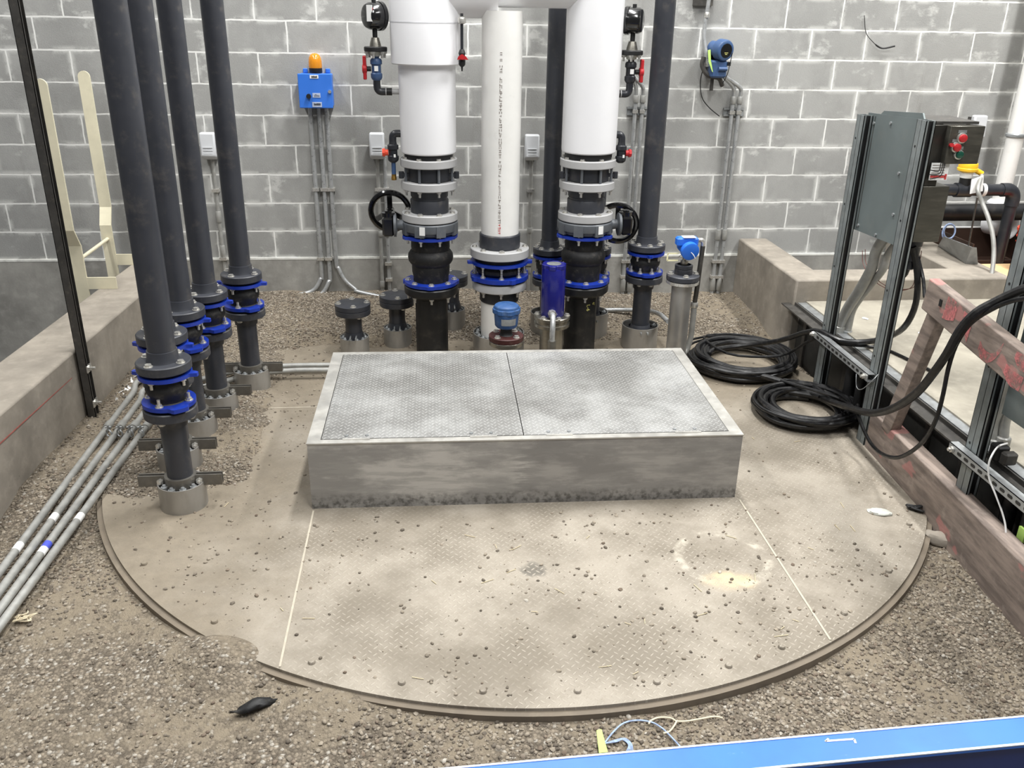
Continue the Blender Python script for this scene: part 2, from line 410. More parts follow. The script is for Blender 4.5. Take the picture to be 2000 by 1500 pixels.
def gravel(name,peb):
    t=NT(name); v=t.co()
    vo=t.node('ShaderNodeTexVoronoi'); vo.inputs['Scale'].default_value=85; t.link(v,vo.inputs['Vector'])
    vo2=t.node('ShaderNodeTexVoronoi'); vo2.inputs['Scale'].default_value=190; t.link(v,vo2.inputs['Vector'])
    hs=t.node('ShaderNodeSeparateColor'); t.link(vo.outputs['Color'],hs.inputs[0])
    stone=t.mix(hs.outputs[0],lin((88,80,69)),lin((140,129,113)))
    stone=t.mix(t.ramp(hs.outputs[1],.86,.95),stone,lin((168,162,151)))
    stone=t.mix(t.ramp(vo.outputs['Distance'],.35,.75,0,.55),stone,lin((70,62,52)))
    dust=t.mix(t.noise(30,4,.6,v),lin((112,102,87)),lin((136,125,107)))
    big=t.noise(2.1,5,.6,v)
    dm=t.math('MULTIPLY',t.ramp(big,.40,.54),t.ramp(t.noise(22,4,.6,v),.38,.56,.3,1))
    col=t.mix(dm,stone,dust)
    h=t.math('SUBTRACT',t.math('MULTIPLY',t.math('SUBTRACT',1,vo.outputs['Distance']),t.math('SUBTRACT',1,t.math('MULTIPLY',dm,.75))),t.math('MULTIPLY',vo2.outputs['Distance'],.35))
    t.bump(h,.8,.009); return t.out(col,.95)
M['gravel']=gravel('sandy_gravel',False)
def pebble():
    t=NT('pebble'); 
    g=t.node('ShaderNodeNewGeometry'); r=g.outputs['Random Per Island']
    col=t.mix(t.ramp(r,0,.9),lin((90,82,72)),lin((146,136,121))); col=t.mix(t.ramp(r,.97,.99),col,lin((176,170,159)))
    col=t.mix(t.ramp(t.math('FRACT',t.math('MULTIPLY',r,17)),.8,.9,0,.6),col,lin((106,90,76)))
    return t.out(col,.9)
M['pebble']=pebble()
def timber():
    t=NT('weathered_rail'); v=t.co()
    g=t.noise(6,6,.62,t.scale(v,4,.6,4)); f=t.noise(2.6,6,.62,v); f2=t.noise(15,5,.6,v)
    col=t.mix(t.ramp(g,.35,.65),lin((104,93,86)),lin((142,128,118))); col=t.mix(t.ramp(f2,.55,.75,0,.5),col,lin((158,146,135)))
    pk=t.ramp(t.noise(4.2,3,.5,t.scale(v,1,1.2,2)),.63,.68,0,.45); col=t.mix(pk,col,lin((188,118,114)))
    t.bump(g,.3,.004); return t.out(col,.75)
M['timber']=timber()
M['clamp_steel']=simple('clamp_steel',(112,109,103),.45,.55,.15,14,.2)
def spray():
    t=NT('pink_spray_paint'); v=t.co(); t.setin(t.b.inputs['Alpha'],t.math('MULTIPLY',t.ramp(t.noise(26,5,.7,v),.36,.62,.1,.9),t.ramp(t.noise(160,3,.6,v),.3,.6,.55,1)))
    return t.out(lin((196,114,114)),.85)
M['pink']=spray()
def bluebeam(name,c,wearc):
    t=NT(name); v=t.co()
    f=t.noise(20,6,.65,t.scale(v,.25,1,1)); f2=t.noise(5,4,.6,v)
    col=t.mix(t.ramp(f2,.35,.65),lin(tuple(int(x*.94) for x in c)),lin(c)); col=t.mix(t.ramp(f,.64,.72,0,.7),col,lin(wearc))
    return t.out(col,.42)
M['beam_top']=bluebeam('blue_beam_paint',(44,112,212),(140,180,230))
M['beam_dark']=bluebeam('navy_beam_paint',(20,52,122),(60,92,150))
M['beam_worn']=simple('worn_beam_edge',(206,212,220),.6,0,.1,40,.4,(90,140,210))
# ================================================================ setting
ZP=-2.0          # top of the round plate
PC=(1.766,-2.225); PR=2.044
C8=-8*.2032
solo('wall_back',B().box(-7,9,0,.2,C8,3.4),M['block'],kind='structure')
solo('trim_1',B().hexa([(-7,-.012,-3.6),(9,-.012,-3.6),(9,.2,-3.6),(-7,.2,-3.6)],[(-7,-.012,C8-.006),(9,-.012,C8-.006),(9,.2,C8),(-7,.2,C8)]),M['concrete_grey'],kind='structure')
def wl(y): return -.44+.055*y
solo('trim_2',B().box(-7,9,-.0135,0,C8-.009,C8+.006),simple('mortar_line',(216,216,210),.9,0,.12,14,.4,(160,158,152)),kind='structure')
solo('wall_left',B().hexa([(wl(-6.2)-.31,-6.2,-3.6),(wl(-6.2),-6.2,-3.6),(wl(-.012),-.012,-3.6),(wl(-.012)-.31,-.012,-3.6)],[(wl(-6.2)-.31,-6.2,-1.6),(wl(-6.2),-6.2,-1.6),(wl(-.012),-.012,-1.6),(wl(-.012)-.31,-.012,-1.6)]),M['concrete'],kind='structure',bevel=.012)
SZ=-1.64
CY=-1.15
CT=-1.495
# raised slab on the right, with its sump curb
b=B().box(3.79,9,-6.2,CY,-2.3,SZ)
solo('floor_right',b,M['slab'],kind='structure')
b=B()
o=[(3.705,-.012),(3.705,CY),(5.2,CY),(5.2,-.012),(4.9,-.012),(4.9,-.90),(3.925,-.90),(3.925,-.012)]
b.prism(o[::-1],-2.4,CT)
solo('wall_right',b,M['concrete'],kind='structure',bevel=.012)
solo('floor_sump',B().box(3.925,4.9,-.90,-.012,-2.4,-2.3),M['concrete_grey'],kind='structure')
solo('floor_back_right',B().box(5.2,9,CY,-.012,-2.4,SZ),M['slab'],kind='structure')

def sst(a,b,x):
    t=max(0,min(1,(x-a)/(b-a))); return t*t*(3-2*t)
def nz(x,y,s,o=0): return noise.noise(Vector((x*s+o,y*s-o,o*.37)))
def cover(x,y):
    """how much gravel lies over the plate"""
    w=.22*nz(x,y,2.3,3)+.1*nz(x,y,7,5)
    back=sst(-1.05,-.55,y+w)
    left=sst(.62,.28,x+w*.9)*sst(-2.98,-2.6,y+w*.7)
    return max(back,left)
def ground(x,y):
    z=-2.04+.012*nz(x,y,2.2)+.006*nz(x,y,9,2)
    z+=.10*sst(-1.2,-.05,y)*(1-.45*sst(1.5,3.2,x))
    r=math.hypot(x-PC[0],y-PC[1])
    c=cover(x,y)
    z+=c*(.062+.012*nz(x,y,6,8))
    z+=.022*sst(-3.2,-4.2,y)*sst(1.2,.3,x)*sst(2.25,2.02,r)   # sand drifted on the near left edge
    dr=math.exp(-((x-.56)**2+(y+3.93)**2*1.6)/.035)+.6*math.exp(-((x-.95)**2+(y+4.16)**2*3)/.03)
    z+=.052*dr
    if r<2.0 and c<.05 and dr<.25: z=min(z,-2.03)
    return z
def make_ground():
    s=.022; x0,x1,y0,y1=-.78,3.79,-5.7,-.012
    nx=int((x1-x0)/s)+1; ny=int((y1-y0)/s)+1
    vs=[];fs=[]
    for j in range(ny+1):
        y=y0+(y1-y0)*j/ny
        for i in range(nx+1):
            x=x0+(x1-x0)*i/nx; vs.append((x,y,ground(x,y)))
    for j in range(ny):
        for i in range(nx):
            a=j*(nx+1)+i; fs.append((a,a+1,a+nx+2,a+nx+1))
    b=B(); b.v=vs; b.f=fs
    solo('floor',b,M['gravel'],kind='structure')
make_ground()
# ---- loose gravel
def pebbles(name,pts,label,cat,lo,hi):
    ph=(1+5**.5)/2
    ico=[(-1,ph,0),(1,ph,0),(-1,-ph,0),(1,-ph,0),(0,-1,ph),(0,1,ph),(0,-1,-ph),(0,1,-ph),(ph,0,-1),(ph,0,1),(-ph,0,-1),(-ph,0,1)]
    ico=[Vector(v).normalized() for v in ico]
    IF=[(0,11,5),(0,5,1),(0,1,7),(0,7,10),(0,10,11),(1,5,9),(5,11,4),(11,10,2),(10,7,6),(7,1,8),(3,9,4),(3,4,2),(3,2,6),(3,6,8),(3,8,9),(4,9,5),(2,4,11),(6,2,10),(8,6,7),(9,8,1)]
    rnd=random.Random(11)
    shapes=[]
    for k in range(24):
        sx,sy,sz=rnd.uniform(.75,1.25),rnd.uniform(.7,1.1),rnd.uniform(.45,.8)
        R=Matrix.Rotation(rnd.uniform(0,6.28),3,'Z')@Matrix.Rotation(rnd.uniform(-.4,.4),3,'X')
        shapes.append([R@Vector((v.x*sx*rnd.uniform(.82,1.15),v.y*sy*rnd.uniform(.82,1.15),v.z*sz*rnd.uniform(.85,1.1))) for v in ico])
    vs=[];fs=[]
    for x,y,z in pts:
        r=lo+(hi-lo)*rnd.random()**2.2; sh=shapes[rnd.randrange(24)]; n=len(vs)
        vs+=[(x+v.x*r,y+v.y*r,z+r*.25+v.z*r) for v in sh]; fs+=[(a+n,c+n,d+n) for a,c,d in IF]
    me=bpy.data.meshes.new(name); me.from_pydata(vs,[],fs); me.update(); me.shade_smooth(); me.set_sharp_from_angle(angle=math.radians(60)); me.materials.append(M['pebble'])
    o=bpy.data.objects.new(name,me); COL.objects.link(o)
    return setp(o,label,cat,None,'stuff')
rnd=random.Random(5)
pts=[]
HX0,HX1,HY0,HY1=.70,2.82,-3.05,-1.8
while len(pts)<60000:
    x=rnd.uniform(-.7,3.75); y=rnd.uniform(-5.15,-.03)
    r=math.hypot(x-PC[0],y-PC[1]); c=cover(x,y)
    if x<wl(y)+.01: continue
    if HX0<x<HX1 and HY0<y<HY1: continue
    if r<2.07 and c<.3: continue
    d=.5+.9*nz(x,y,1.4,9)+.5*nz(x,y,5,4)-.75*sst(1.2,.2,math.hypot(x-.1,(y+4.3)*1.1))
    if y<-4 and x>1.0: d+=.3
    if rnd.random()>max(.12,d): continue
    pts.append((x,y,ground(x,y)))
pebbles('gravel',pts,'grey brown gravel stones spread over the pit floor around the round plate','gravel',.0028,.0098)
pts=[]
while len(pts)<2600:
    x=rnd.uniform(-.3,3.8); y=rnd.uniform(-4.3,-.6); r=math.hypot(x-PC[0],y-PC[1])
    if r>2.0 or (HX0<x<HX1 and HY0<y<HY1): continue
    d=.35+.8*nz(x,y,1.7,21)+.5*sst(-3.0,-3.9,y)*sst(.6,2.2,x)+.7*sst(.9,.2,x)
    if rnd.random()>max(.06,d): continue
    pts.append((x,y,ZP))
pebbles('loose_stones',pts,'loose stones and crumbs scattered on the dusty round plate','stones',.002,.0095)

# ================================================================ round cover plate in three pieces and the ring below it
def arc(a0,a1,n,r): return [(PC[0]+r*math.cos(a0+(a1-a0)*k/n),PC[1]+r*math.sin(a0+(a1-a0)*k/n)) for k in range(n+1)]
sx0,sx1=.779,2.742
a0=math.acos((sx0-PC[0])/PR); a1=math.acos((sx1-PC[0])/PR)
g=.004
def bolts_on(t,pts,z):
    for x,y in pts: part('bolt',B().lathe([(.013,z),(.013,z+.004),(.010,z+.009),(.0,z+.010)],(x,y),12),M['tread_dusty'],t)
def plate(nm,outline,label):
    t=thing('cover_plate',label,'floor plate',(0,0,ZP-.012),'round pit cover plates')
    part('plate',B().prism(outline,ZP-.012,ZP),M['tread_dusty'],t)
    return t
M['tread_dusty']=None
P_=[at(1043,1112,z=ZP),at(1412,1090,z=ZP),at(1425,1135,z=ZP)]
# plate pieces carry the pattern in their own coordinates (their roots sit at the world origin in x and y)
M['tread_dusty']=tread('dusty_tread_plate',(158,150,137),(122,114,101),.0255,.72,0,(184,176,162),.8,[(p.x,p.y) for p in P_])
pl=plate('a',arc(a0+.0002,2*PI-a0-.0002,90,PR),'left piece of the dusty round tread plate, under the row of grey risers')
bolts_on(pl,[(PC[0]+(PR-.07)*math.cos(a),PC[1]+(PR-.07)*math.sin(a)) for a in (3.75,4.02)],ZP)
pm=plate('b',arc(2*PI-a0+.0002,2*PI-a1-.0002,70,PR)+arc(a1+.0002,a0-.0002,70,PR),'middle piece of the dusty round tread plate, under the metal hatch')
bolts_on(pm,[(PC[0]+(PR-.07)*math.cos(a),PC[1]+(PR-.07)*math.sin(a)) for a in (4.25,4.42,4.56,4.72,4.86,5.0,5.12)],ZP)
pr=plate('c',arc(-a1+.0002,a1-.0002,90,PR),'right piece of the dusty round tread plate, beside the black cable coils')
bolts_on(pr,[(PC[0]+(PR-.07)*math.cos(a),PC[1]+(PR-.07)*math.sin(a)) for a in (5.3,5.5,5.72,5.95)],ZP)
M['seam_dust']=simple('pale_seam',(176,168,152),.8,0,.08,30)
for x_,yy in ((sx0,(-2.985,PC[1]-math.sqrt(PR**2-(sx0-PC[0])**2))),(sx1,(-3.02,PC[1]-math.sqrt(PR**2-(sx1-PC[0])**2)))):
    part('seam_bead',B().box(x_-.004,x_+.004,yy[1]+.01,yy[0],ZP,ZP+.0022),M['seam_dust'],pm,'pale seam line')
solo('curb_ring',B().ring(PR-.08,PR+.024,-2.075,ZP-.012,PC,160),simple('dusty_rim',(112,102,88),.75,0,.15,6,.5,(132,122,105)),'low rim ring under the edge of the dusty round plate','rim')

# ================================================================ metal hatch
HC=Vector((1.757,-2.427,0)); hw,hd,hz=.978,.553,.33
t=thing('access_hatch','scuffed grey metal floor hatch with two tread plate doors on round plate','hatch',(HC.x,HC.y,ZP))
def hb(): return B()
def loc(x0,x1,y0,y1,z0,z1): return (HC.x+x0,HC.x+x1,HC.y+y0,HC.y+y1,ZP+z0,ZP+z1)
b=B(); w=.012
for x0,x1,y0,y1 in ((-hw,hw,-hd,-hd+w),(-hw,hw,hd-w,hd),(-hw,-hw+w,-hd+w,hd-w),(hw-w,hw,-hd+w,hd-w)): b.box(*loc(x0,x1,y0,y1,0,hz-.006))
part('curb',b,M['alu'],t)
b=B(); f=.055
for x0,x1,y0,y1 in ((-hw-.003,hw+.003,-hd-.003,-hd+f*.62),(-hw-.003,hw+.003,hd-.035,hd+.003),(-hw-.003,-hw+f,-hd+f*.62,hd-.035),(hw-f,hw+.003,-hd+f*.62,hd-.035)): b.box(*loc(x0,x1,y0,y1,hz-.006,hz))
part('top_rim',b,M['alu_edge'],t)
sp=-.022
for x0,x1,lab in ((-hw+f+.004,sp-.002,'left tread plate door'),(sp+.002,hw-f-.004,'right tread plate door')):
    d=part('door',B().box(*loc(x0,x1,-hd+f*.62+.003,hd-.038,hz-.012,hz+.002)),M['tread_alu'],t,lab)
    for k in (.12,.22,.74,.84):
        bx=HC.x+x0+(x1-x0)*k
        part('rivet',B().lathe([(.009,ZP+hz+.002),(.008,ZP+hz+.006),(0,ZP+hz+.007)],(bx,HC.y-hd+f*.62+.028),10),M['galv'],d)
    for k in (.17,.8):
        bx=x0+(x1-x0)*k
        part('hinge',B().box(*loc(bx-.06,bx+.06,-hd+f*.62-.008,-hd+f*.62+.004,hz-.002,hz+.003)),M['alu_edge'],d)
t.rotation_euler.z=math.radians(-.8)

part('seam_bead',B().box(.30,.765,-1.862,-1.855,ZP,ZP+.002),M['seam_dust'],pl,'pale seam line')
cl=part('chalk_line',B().bar(at(-30,894,x=-.597),at(140,738,x=-.553),.004,.004,(1,0,0)),simple('red_chalk',(150,84,76),.9,0,.2,30,.4,(130,120,108)),bpy.data.objects['wall_left'])
st_=B(); rq=random.Random(77)
for k in range(46):
    x=rq.uniform(.1,3.3); y=rq.uniform(-4.15,-3.1) if rq.random()<.8 else rq.uniform(-3,-2.2)
    if math.hypot(x-PC[0],y-PC[1])>1.95 or HX0<x<HX1 and HY0<y<HY1: continue
    a=rq.uniform(0,PI); l=rq.uniform(.01,.028); st_.bar((x-l*math.cos(a),y-l*math.sin(a),ZP+.002),(x+l*math.cos(a),y+l*math.sin(a),ZP+.004),.0022,.0016)
solo('straw_bits',st_,simple('pale_straw',(196,182,150),.8,0,.15,40),'pale straw slivers strewn on the dusty round plate','straw',kind='stuff')

# ================================================================ bolts (shared meshes)
def hexm(name,r,h,shank=0,sr=None):
    b=B(); sr=sr or r*.55
    b.lathe([(r*1.35,0),(r*1.35,h*.22)],seg=14)
    b.add([(r*math.cos(PI/3*k),r*math.sin(PI/3*k),z) for z in (h*.22,h) for k in range(6)],[tuple(6+k for k in range(6))]+[(k,(k+1)%6,6+(k+1)%6,6+k) for k in range(6)])
    if shank: b.lathe([(sr,h),(sr,h+shank),(0,h+shank+.001)],seg=10)
    me=b.mesh(name); me.materials.append(M['chrome']); return me
HEAD=hexm('bolt_head',.014,.012); NUT=hexm('bolt_nut',.013,.012,.022)
def down(me):
    m=me.copy(); m.transform(Matrix.Rotation(PI,4,'X')); m.update(); return m
HEAD_D=down(HEAD); NUT_D=down(NUT)
def bolt_circle(par,me,c,r,n,ph,z,name='bolt'):
    for k in range(n):
        a=-PI/2+ph+2*PI*k/n
        inst(name,me,par,(c[0]+r*math.cos(a),c[1]+r*math.sin(a),z))
def eared(r,n,ph,er,ew,ears,seg=96):
    """blue retaining ring outline: disc with small bumps at the bolts and ears at given angles"""
    out=[]
    for k in range(seg):
        a=2*PI*k/seg; rr=r
        for e in ears:
            d=abs((a-(-PI/2+e)+PI)%(2*PI)-PI)
            rr=max(rr,r+er*sst(ew,ew*.55,d))
        out.append((rr*math.cos(a),rr*math.sin(a)))
    return out
def circ(r,seg=96): return [(r*math.cos(2*PI*k/seg),r*math.sin(2*PI*k/seg)) for k in range(seg)]
def blue_ring(par,name,r,ri,z0,z1,ears,er=.03,ew=.2,c=(0,0),m=None):
    b=B().ringprism(eared(r,0,0,er,ew,ears),circ(ri),z0,z1).move((c[0],c[1],0)); return part(name,b,m or M['ring_blue'],par)

# ================================================================ grey risers
def riser(loc,label,cat,group,s=1.0,nb=4,ph=math.radians(-25),ztop=1.6,dark='pvc_grey',clamp='bars',dz=0.0,upears=(1.45,-1.7),loears=(.62,.62+PI),er=.03):
    """s scales radii against a 4 inch riser; heights are those measured on the row"""
    x,y=loc; t=thing('pipe_riser',label,cat,(x,y,ZP),group); c=(x,y)
    pr=.057*s; fr=.1125*s; mt=M[dark]
    up=part('pipe',B().lathe([(pr,-1.252+dz),(pr,ztop)],c,36),mt,t)
    b=B().lathe([(fr-.004,-1.338+dz),(fr,-1.334+dz),(fr,-1.301+dz),(fr-.004,-1.297+dz),(pr+.012,-1.297+dz),(pr+.008,-1.285+dz),(pr+.005,-1.25+dz),(pr,-1.249+dz)],c,44)
    fl=part('flange',b,mt,t); bolt_circle(fl,HEAD,c,fr*.80,nb,ph,-1.297+dz)
    rg=blue_ring(t,'retaining_ring',fr*.985,fr*.72,-1.366+dz,-1.350+dz,upears,er,.16,c); bolt_circle(rg,NUT_D,c,fr*.80,nb,ph,-1.366+dz,'nut')
    b=B().lathe([(fr*.8,-1.350+dz),(fr*.8,-1.340+dz),(fr*.8,-1.352+dz),(fr*.66,-1.368+dz),(fr*.70,-1.385+dz),(fr*.785,-1.405+dz),(fr*.80,-1.42+dz),(fr*.76,-1.438+dz),(fr*.66,-1.455+dz),(fr*.64,-1.474+dz),(fr*.8,-1.49+dz),(fr*.8,-1.499+dz)],c,40)
    part('rubber_bellows',b,M['rubber'],t)
    rg=blue_ring(t,'retaining_ring',fr*.985,fr*.68,-1.496+dz,-1.478+dz,loears,er*.75,.42,c); bolt_circle(rg,NUT,c,fr*.80,nb,ph+.25,-1.478+dz,'nut')
    b=B().lathe([(pr,-1.60+dz),(pr+.006,-1.598+dz),(pr+.010,-1.555+dz),(fr-.004,-1.552+dz),(fr,-1.548+dz),(fr,-1.513+dz),(fr-.004,-1.509+dz)],c,44)
    fl=part('flange',b,mt,t); bolt_circle(fl,HEAD_D,c,fr*.80,nb,ph+.25,-1.552+dz)
    part('lower_pipe',B().lathe([(pr*.97,-1.99),(pr*.97,-1.555+dz)],c,36),mt,t)
    if clamp=='bars':
        b=B(); zc=-1.872
        b.ring(pr*.97,pr+.012,zc-.026,zc+.026,c,36)
        for sg in (-1,1):
            for oy in (-.016,.006):
                b.box(min(x+sg*(pr+.004),x+sg*(pr+.125)),max(x+sg*(pr+.004),x+sg*(pr+.125)),y+oy,y+oy+.009,zc-.026,zc+.026)
        k=part('riser_clamp',b,M['clamp_steel'],t)
        for sg in (-1,1):
            bb=B().cyl((x+sg*(pr+.028),y-.04,zc),(x+sg*(pr+.028),y+.03,zc),.008,seg=8); bb.cyl((x+sg*(pr+.028),y-.028,zc),(x+sg*(pr+.028),y-.016,zc),.015,seg=6)
            part('bolt',bb,M['chrome'],k)
    elif clamp=='pins':
        b=B().lathe([(pr*1.28,-1.895),(pr*1.25,-1.885),(pr*1.04,-1.845),(pr,-1.84)],c,30)
        part('boot',b,mt,t)
        b=B()
        for o in (-.022,.022): b.box(x+o-.005,x+o+.005,y-pr-.075,y-pr-.0,-1.875,-1.862)
        part('clamp_ears',b,M['galv'],t)
    return t
def sleeve(loc,r,label,h=.12,z0=ZP-.03,ri=None,seal=True,group='steel pipe sleeves on the round plate',nb=10,filled=None):
    x,y=loc; t=thing('pipe_sleeve',label,'pipe sleeve',(x,y,ZP),group)
    part('sleeve_wall',B().ring(r-.006,r,z0,ZP+h,loc,48),M['sleeve'],t)
    if seal:
        ri=ri or r*.57
        k=part('link_seal',B().ring(ri+.002,r-.007,ZP+h-.05,ZP+h-.012,loc,40),M['rubber'],t)
        for q in range(nb):
            a=2*PI*q/nb; rr=(ri+r-.006)/2; px,py=x+rr*math.cos(a),y+rr*math.sin(a)
            part('pressure_plate',B().lathe([(.0155,ZP+h-.012),(.0155,ZP+h-.004),(.011,ZP+h-.003),(.007,ZP+h+.006),(.0,ZP+h+.007)],(px,py),10),M['galv'],k)
    return t
row=[(.192,-2.883),(.091,-2.529),(.092,-2.175),(.144,-1.883),(.266,-1.547)]
names=['foremost grey riser of the left row, with blue ringed rubber joint nearest the camera',
 'second grey riser of the left row, mostly hidden behind the foremost one',
 'middle grey riser of the five in the left row, third from the camera',
 'fourth grey riser of the left row, just in front of the rearmost one',
 'rearmost grey riser of the left row, standing clear nearest the block wall']
snames=['steel sleeve around the foot of the foremost riser of the left row','steel sleeve around the second riser of the left row, half hidden','steel sleeve around the middle riser of the left row','steel sleeve around the fourth riser of the left row','steel sleeve around the rearmost riser of the left row']
GR='grey risers in the left row'
r0=None
for (x,y),nm,sn in zip(row,names,snames):
    if r0 is None:
        r0=riser((x,y),nm,'pipe',GR); s0=sleeve((x,y),.103,sn)
    else:
        dup(r0,(x,y,ZP),nm); dup(s0,(x,y,ZP),sn)
# risers behind and beside the white columns
RR=(2.735,-.97)
riser(RR,'tall dark grey riser right of the right white column, in a wide sleeve','pipe','dark risers near the block wall',1.085,8,math.radians(0),1.6,'pvc_grey','pins',.01,(0,PI),(0,PI),.018)
sleeve(RR,.1215,'wide steel sleeve around the riser right of the right white column',.155,ri=.075,nb=1)
BP=[at(1073,490,y=-.72),at(1161,500,y=-.72)]
b1=(2.136,-.72); b2=(2.445,-.72)
q=riser(b1,'dark grey riser standing between the white pipe and the right white column','pipe','dark risers near the block wall',1.0,8,.0,1.6,'pvc_grey','pins',-.075,(0,PI),(0,PI),.015)
dup(q,(b2[0],b2[1],ZP),'dark grey riser mostly hidden behind the right white column')
q=sleeve(b1,.117,'steel sleeve behind the navy cylinder, around a dark riser',.17,ri=.07,nb=1)
dup(q,(b2[0],b2[1],ZP),'steel sleeve showing at the right of the right black column foot')

# blind-flanged stubs
def stub(loc,label,ztop):
    x,y=loc; t=thing('pipe_stub',label,'pipe stub',(x,y,ZP),'capped grey pipe stubs')
    part('pipe',B().lathe([(.053,ZP),(.053,ztop-.075)],loc,30),M['pvc_grey'],t)
    part('boot',B().lathe([(.068,-1.90),(.067,-1.885),(.056,-1.845)],loc,30),M['pvc_grey'],t)
    b=B().lathe([(.058,ztop-.085),(.062,ztop-.075),(.110,ztop-.070),(.113,ztop-.066),(.113,ztop-.036),(.110,ztop-.034)],loc,40); fl=part('flange',b,M['pvc_grey'],t)
    bolt_circle(fl,HEAD_D,loc,.09,4,.5,ztop-.068)
    b=B().lathe([(.110,ztop-.033),(.113,ztop-.030),(.113,ztop-.002),(.110,ztop)],loc,40); bf=part('blind_flange',b,M['pvc_grey'],t)
    bolt_circle(bf,HEAD,loc,.09,4,.12,ztop)
    b=B()
    for o in (-.018,.018): b.box(x+o-.004,x+o+.004,y-.12,y-.052,-1.868,-1.856)
    part('clamp_ears',b,M['galv'],t)
    return t
SA=(.830,-1.02); SB=(1.105,-.85); SCc=(1.475,-.62)
s1=stub(SA,'capped grey pipe stub left of the black columns, nearest the hatch corner',-1.655)
dup(s1,(SB[0],SB[1],ZP),'capped grey pipe stub close to the left black column, second from left')
dup(s1,(SCc[0],SCc[1],ZP+.07),'capped grey pipe stub half hidden behind the left black column')
q=sleeve(SA,.0935,'steel sleeve around the leftmost capped stub')
dup(q,(SB[0],SB[1],ZP),'steel sleeve around the capped stub beside the left black column')
dup(q,(SCc[0],SCc[1],ZP+.05),'steel sleeve right behind the left black column foot')

# white plastic pipe in the middle
WC=(1.766,-1.10)
t=thing('white_pipe_riser','plain white plastic pipe with a line of small print, between the two columns','pipe',(WC[0],WC[1],ZP))
K=.985
part('pipe',B().lathe([(.117,-1.19),(.117,.085)],WC,48),M['white_pvc'],t)
part('coupling',B().lathe([(.126,-1.268),(.127,-1.262),(.127,-1.188),(.122,-1.181)],WC,48),M['pvc_grey'],t)
fr=.183
fl=part('flange',B().lathe([(fr-.003,-1.325),(fr,-1.322),(fr,-1.276),(fr-.004,-1.272)],WC,56),M['flange_light'],t); bolt_circle(fl,HEAD,WC,fr*.86,8,0,-1.272)
rg=blue_ring(t,'retaining_ring',fr*.985,fr*.77,-1.37,-1.353,(1.45,-1.45),.025,.13,WC); bolt_circle(rg,NUT_D,WC,fr*.86,8,0,-1.37,'nut')
part('rubber_bellows',B().lathe([(fr*.84,-1.33),(fr*.84,-1.35),(.128,-1.368),(.140,-1.385),(.150,-1.40),(.147,-1.42),(.13,-1.437),(.118,-1.44)],WC,48),M['rubber'],t)
rg=blue_ring(t,'retaining_ring',fr*1.0,fr*.62,-1.468,-1.441,(-1.1,1.9,.4,-2.6),.012,.14,WC); bolt_circle(rg,NUT,WC,fr*.86,8,0,-1.441,'nut')
part('gasket',B().lathe([(fr*.9,-1.482),(fr*.9,-1.468)],WC,48),M['rubber'],t)
fl=part('flange',B().lathe([(.167,-1.536),(.171,-1.532),(.171,-1.488),(.168,-1.483)],WC,56),M['flange_light'],t); bolt_circle(fl,NUT_D,WC,.150,8,0,-1.536)
part('lower_coupling',B().lathe([(.118,-1.62),(.125,-1.612),(.125,-1.536)],WC,48),M['pvc_dark'],t)
part('lower_pipe',B().lathe([(.117,-2.0),(.117,-1.61)],WC,48),M['white_pvc'],t)
# line of faint print: tiny marks set on the pipe, no legible characters in the photo
bm,br_=B(),B(); rp=random.Random(3); z=-1.165
aw=-PI/2-.12
while z<-.14:
    h=rp.uniform(.008,.016); ww=rp.uniform(.010,.017)
    if rp.random()>.12:
        bb=br_ if z<-1.10 else bm
        cx,cy=WC[0]+.1172*math.cos(aw),WC[1]+.1172*math.sin(aw); tx,ty=-math.sin(aw),math.cos(aw)
        for (u0,u1,v0,v1) in rp.choice([((-.5,.5,0,.3),(-.5,-.2,0,1)),((-.5,-.25,0,1),(.25,.5,0,1)),((-.5,.5,.7,1),(-.15,.15,0,1)),((-.5,.5,0,.25),(-.5,.5,.75,1)),((-.5,.5,.35,.65),(.2,.5,0,1))]):
            bb.hexa([(cx+tx*u*ww-.0005*ty*0,cy+ty*u*ww+o,z+v0*h) for u,o in ((u0,0),(u1,0),(u1,.001),(u0,.001))],[(cx+tx*u*ww,cy+ty*u*ww+o,z+v1*h) for u,o in ((u0,0),(u1,0),(u1,.001),(u0,.001))])
    z+=h+rp.uniform(.003,.008)
part('printed_line',bm.move((0,-.0008,0)),M['ink_soft'],t); part('printed_line',br_.move((0,-.0008,0)),M['ink_red'],t,'red end of the printed line')
sleeve(WC,.166,'wide steel sleeve around the white plastic pipe',.165,ri=.12,nb=18)

# ================================================================ white insulated header with two legs
LC=(1.335,-1.05); RC=(2.307,-1.05)
t=thing('insulated_pipe','white insulated pipe header with two thick legs hanging from it','insulated pipe',(1.82,-1.05,-.69))
part('leg_jacket',B().lathe([(.148,-.706),(.158,-.704),(.1645,-.697),(.1655,-.685),(.1655,-.19)],LC,64),M['white_jacket'],t)
part('leg_jacket',B().lathe([(.148,-.699),(.158,-.697),(.1645,-.690),(.1655,-.678),(.1655,.42)],RC,64),M['white_jacket'],t)
part('elbow_jacket',B().lathe([(.165,-.207),(.199,-.206),(.205,-.200),(.205,.24),(.19,.32),(.15,.37),(.06,.40),(0,.405)],LC,64),M['white_jacket'],t)
part('elbow_jacket',B().lathe([(.17,.36),(.14,.41),(.06,.44),(0,.445)],RC,64),M['white_jacket'],t)
part('header_jacket',B().cyl((LC[0],-1.05,.232),(1.735,-1.05,.232),.19,seg=56),M['white_jacket'],t)
part('header_jacket',B().cyl((1.735,-1.05,.26),(RC[0],-1.05,.26),.158,seg=56),M['white_jacket'],t)
part('jacket_seam',B().ring(.2045,.2062,.015,.021,LC,64),simple('seam',(214,214,218),.5),t)

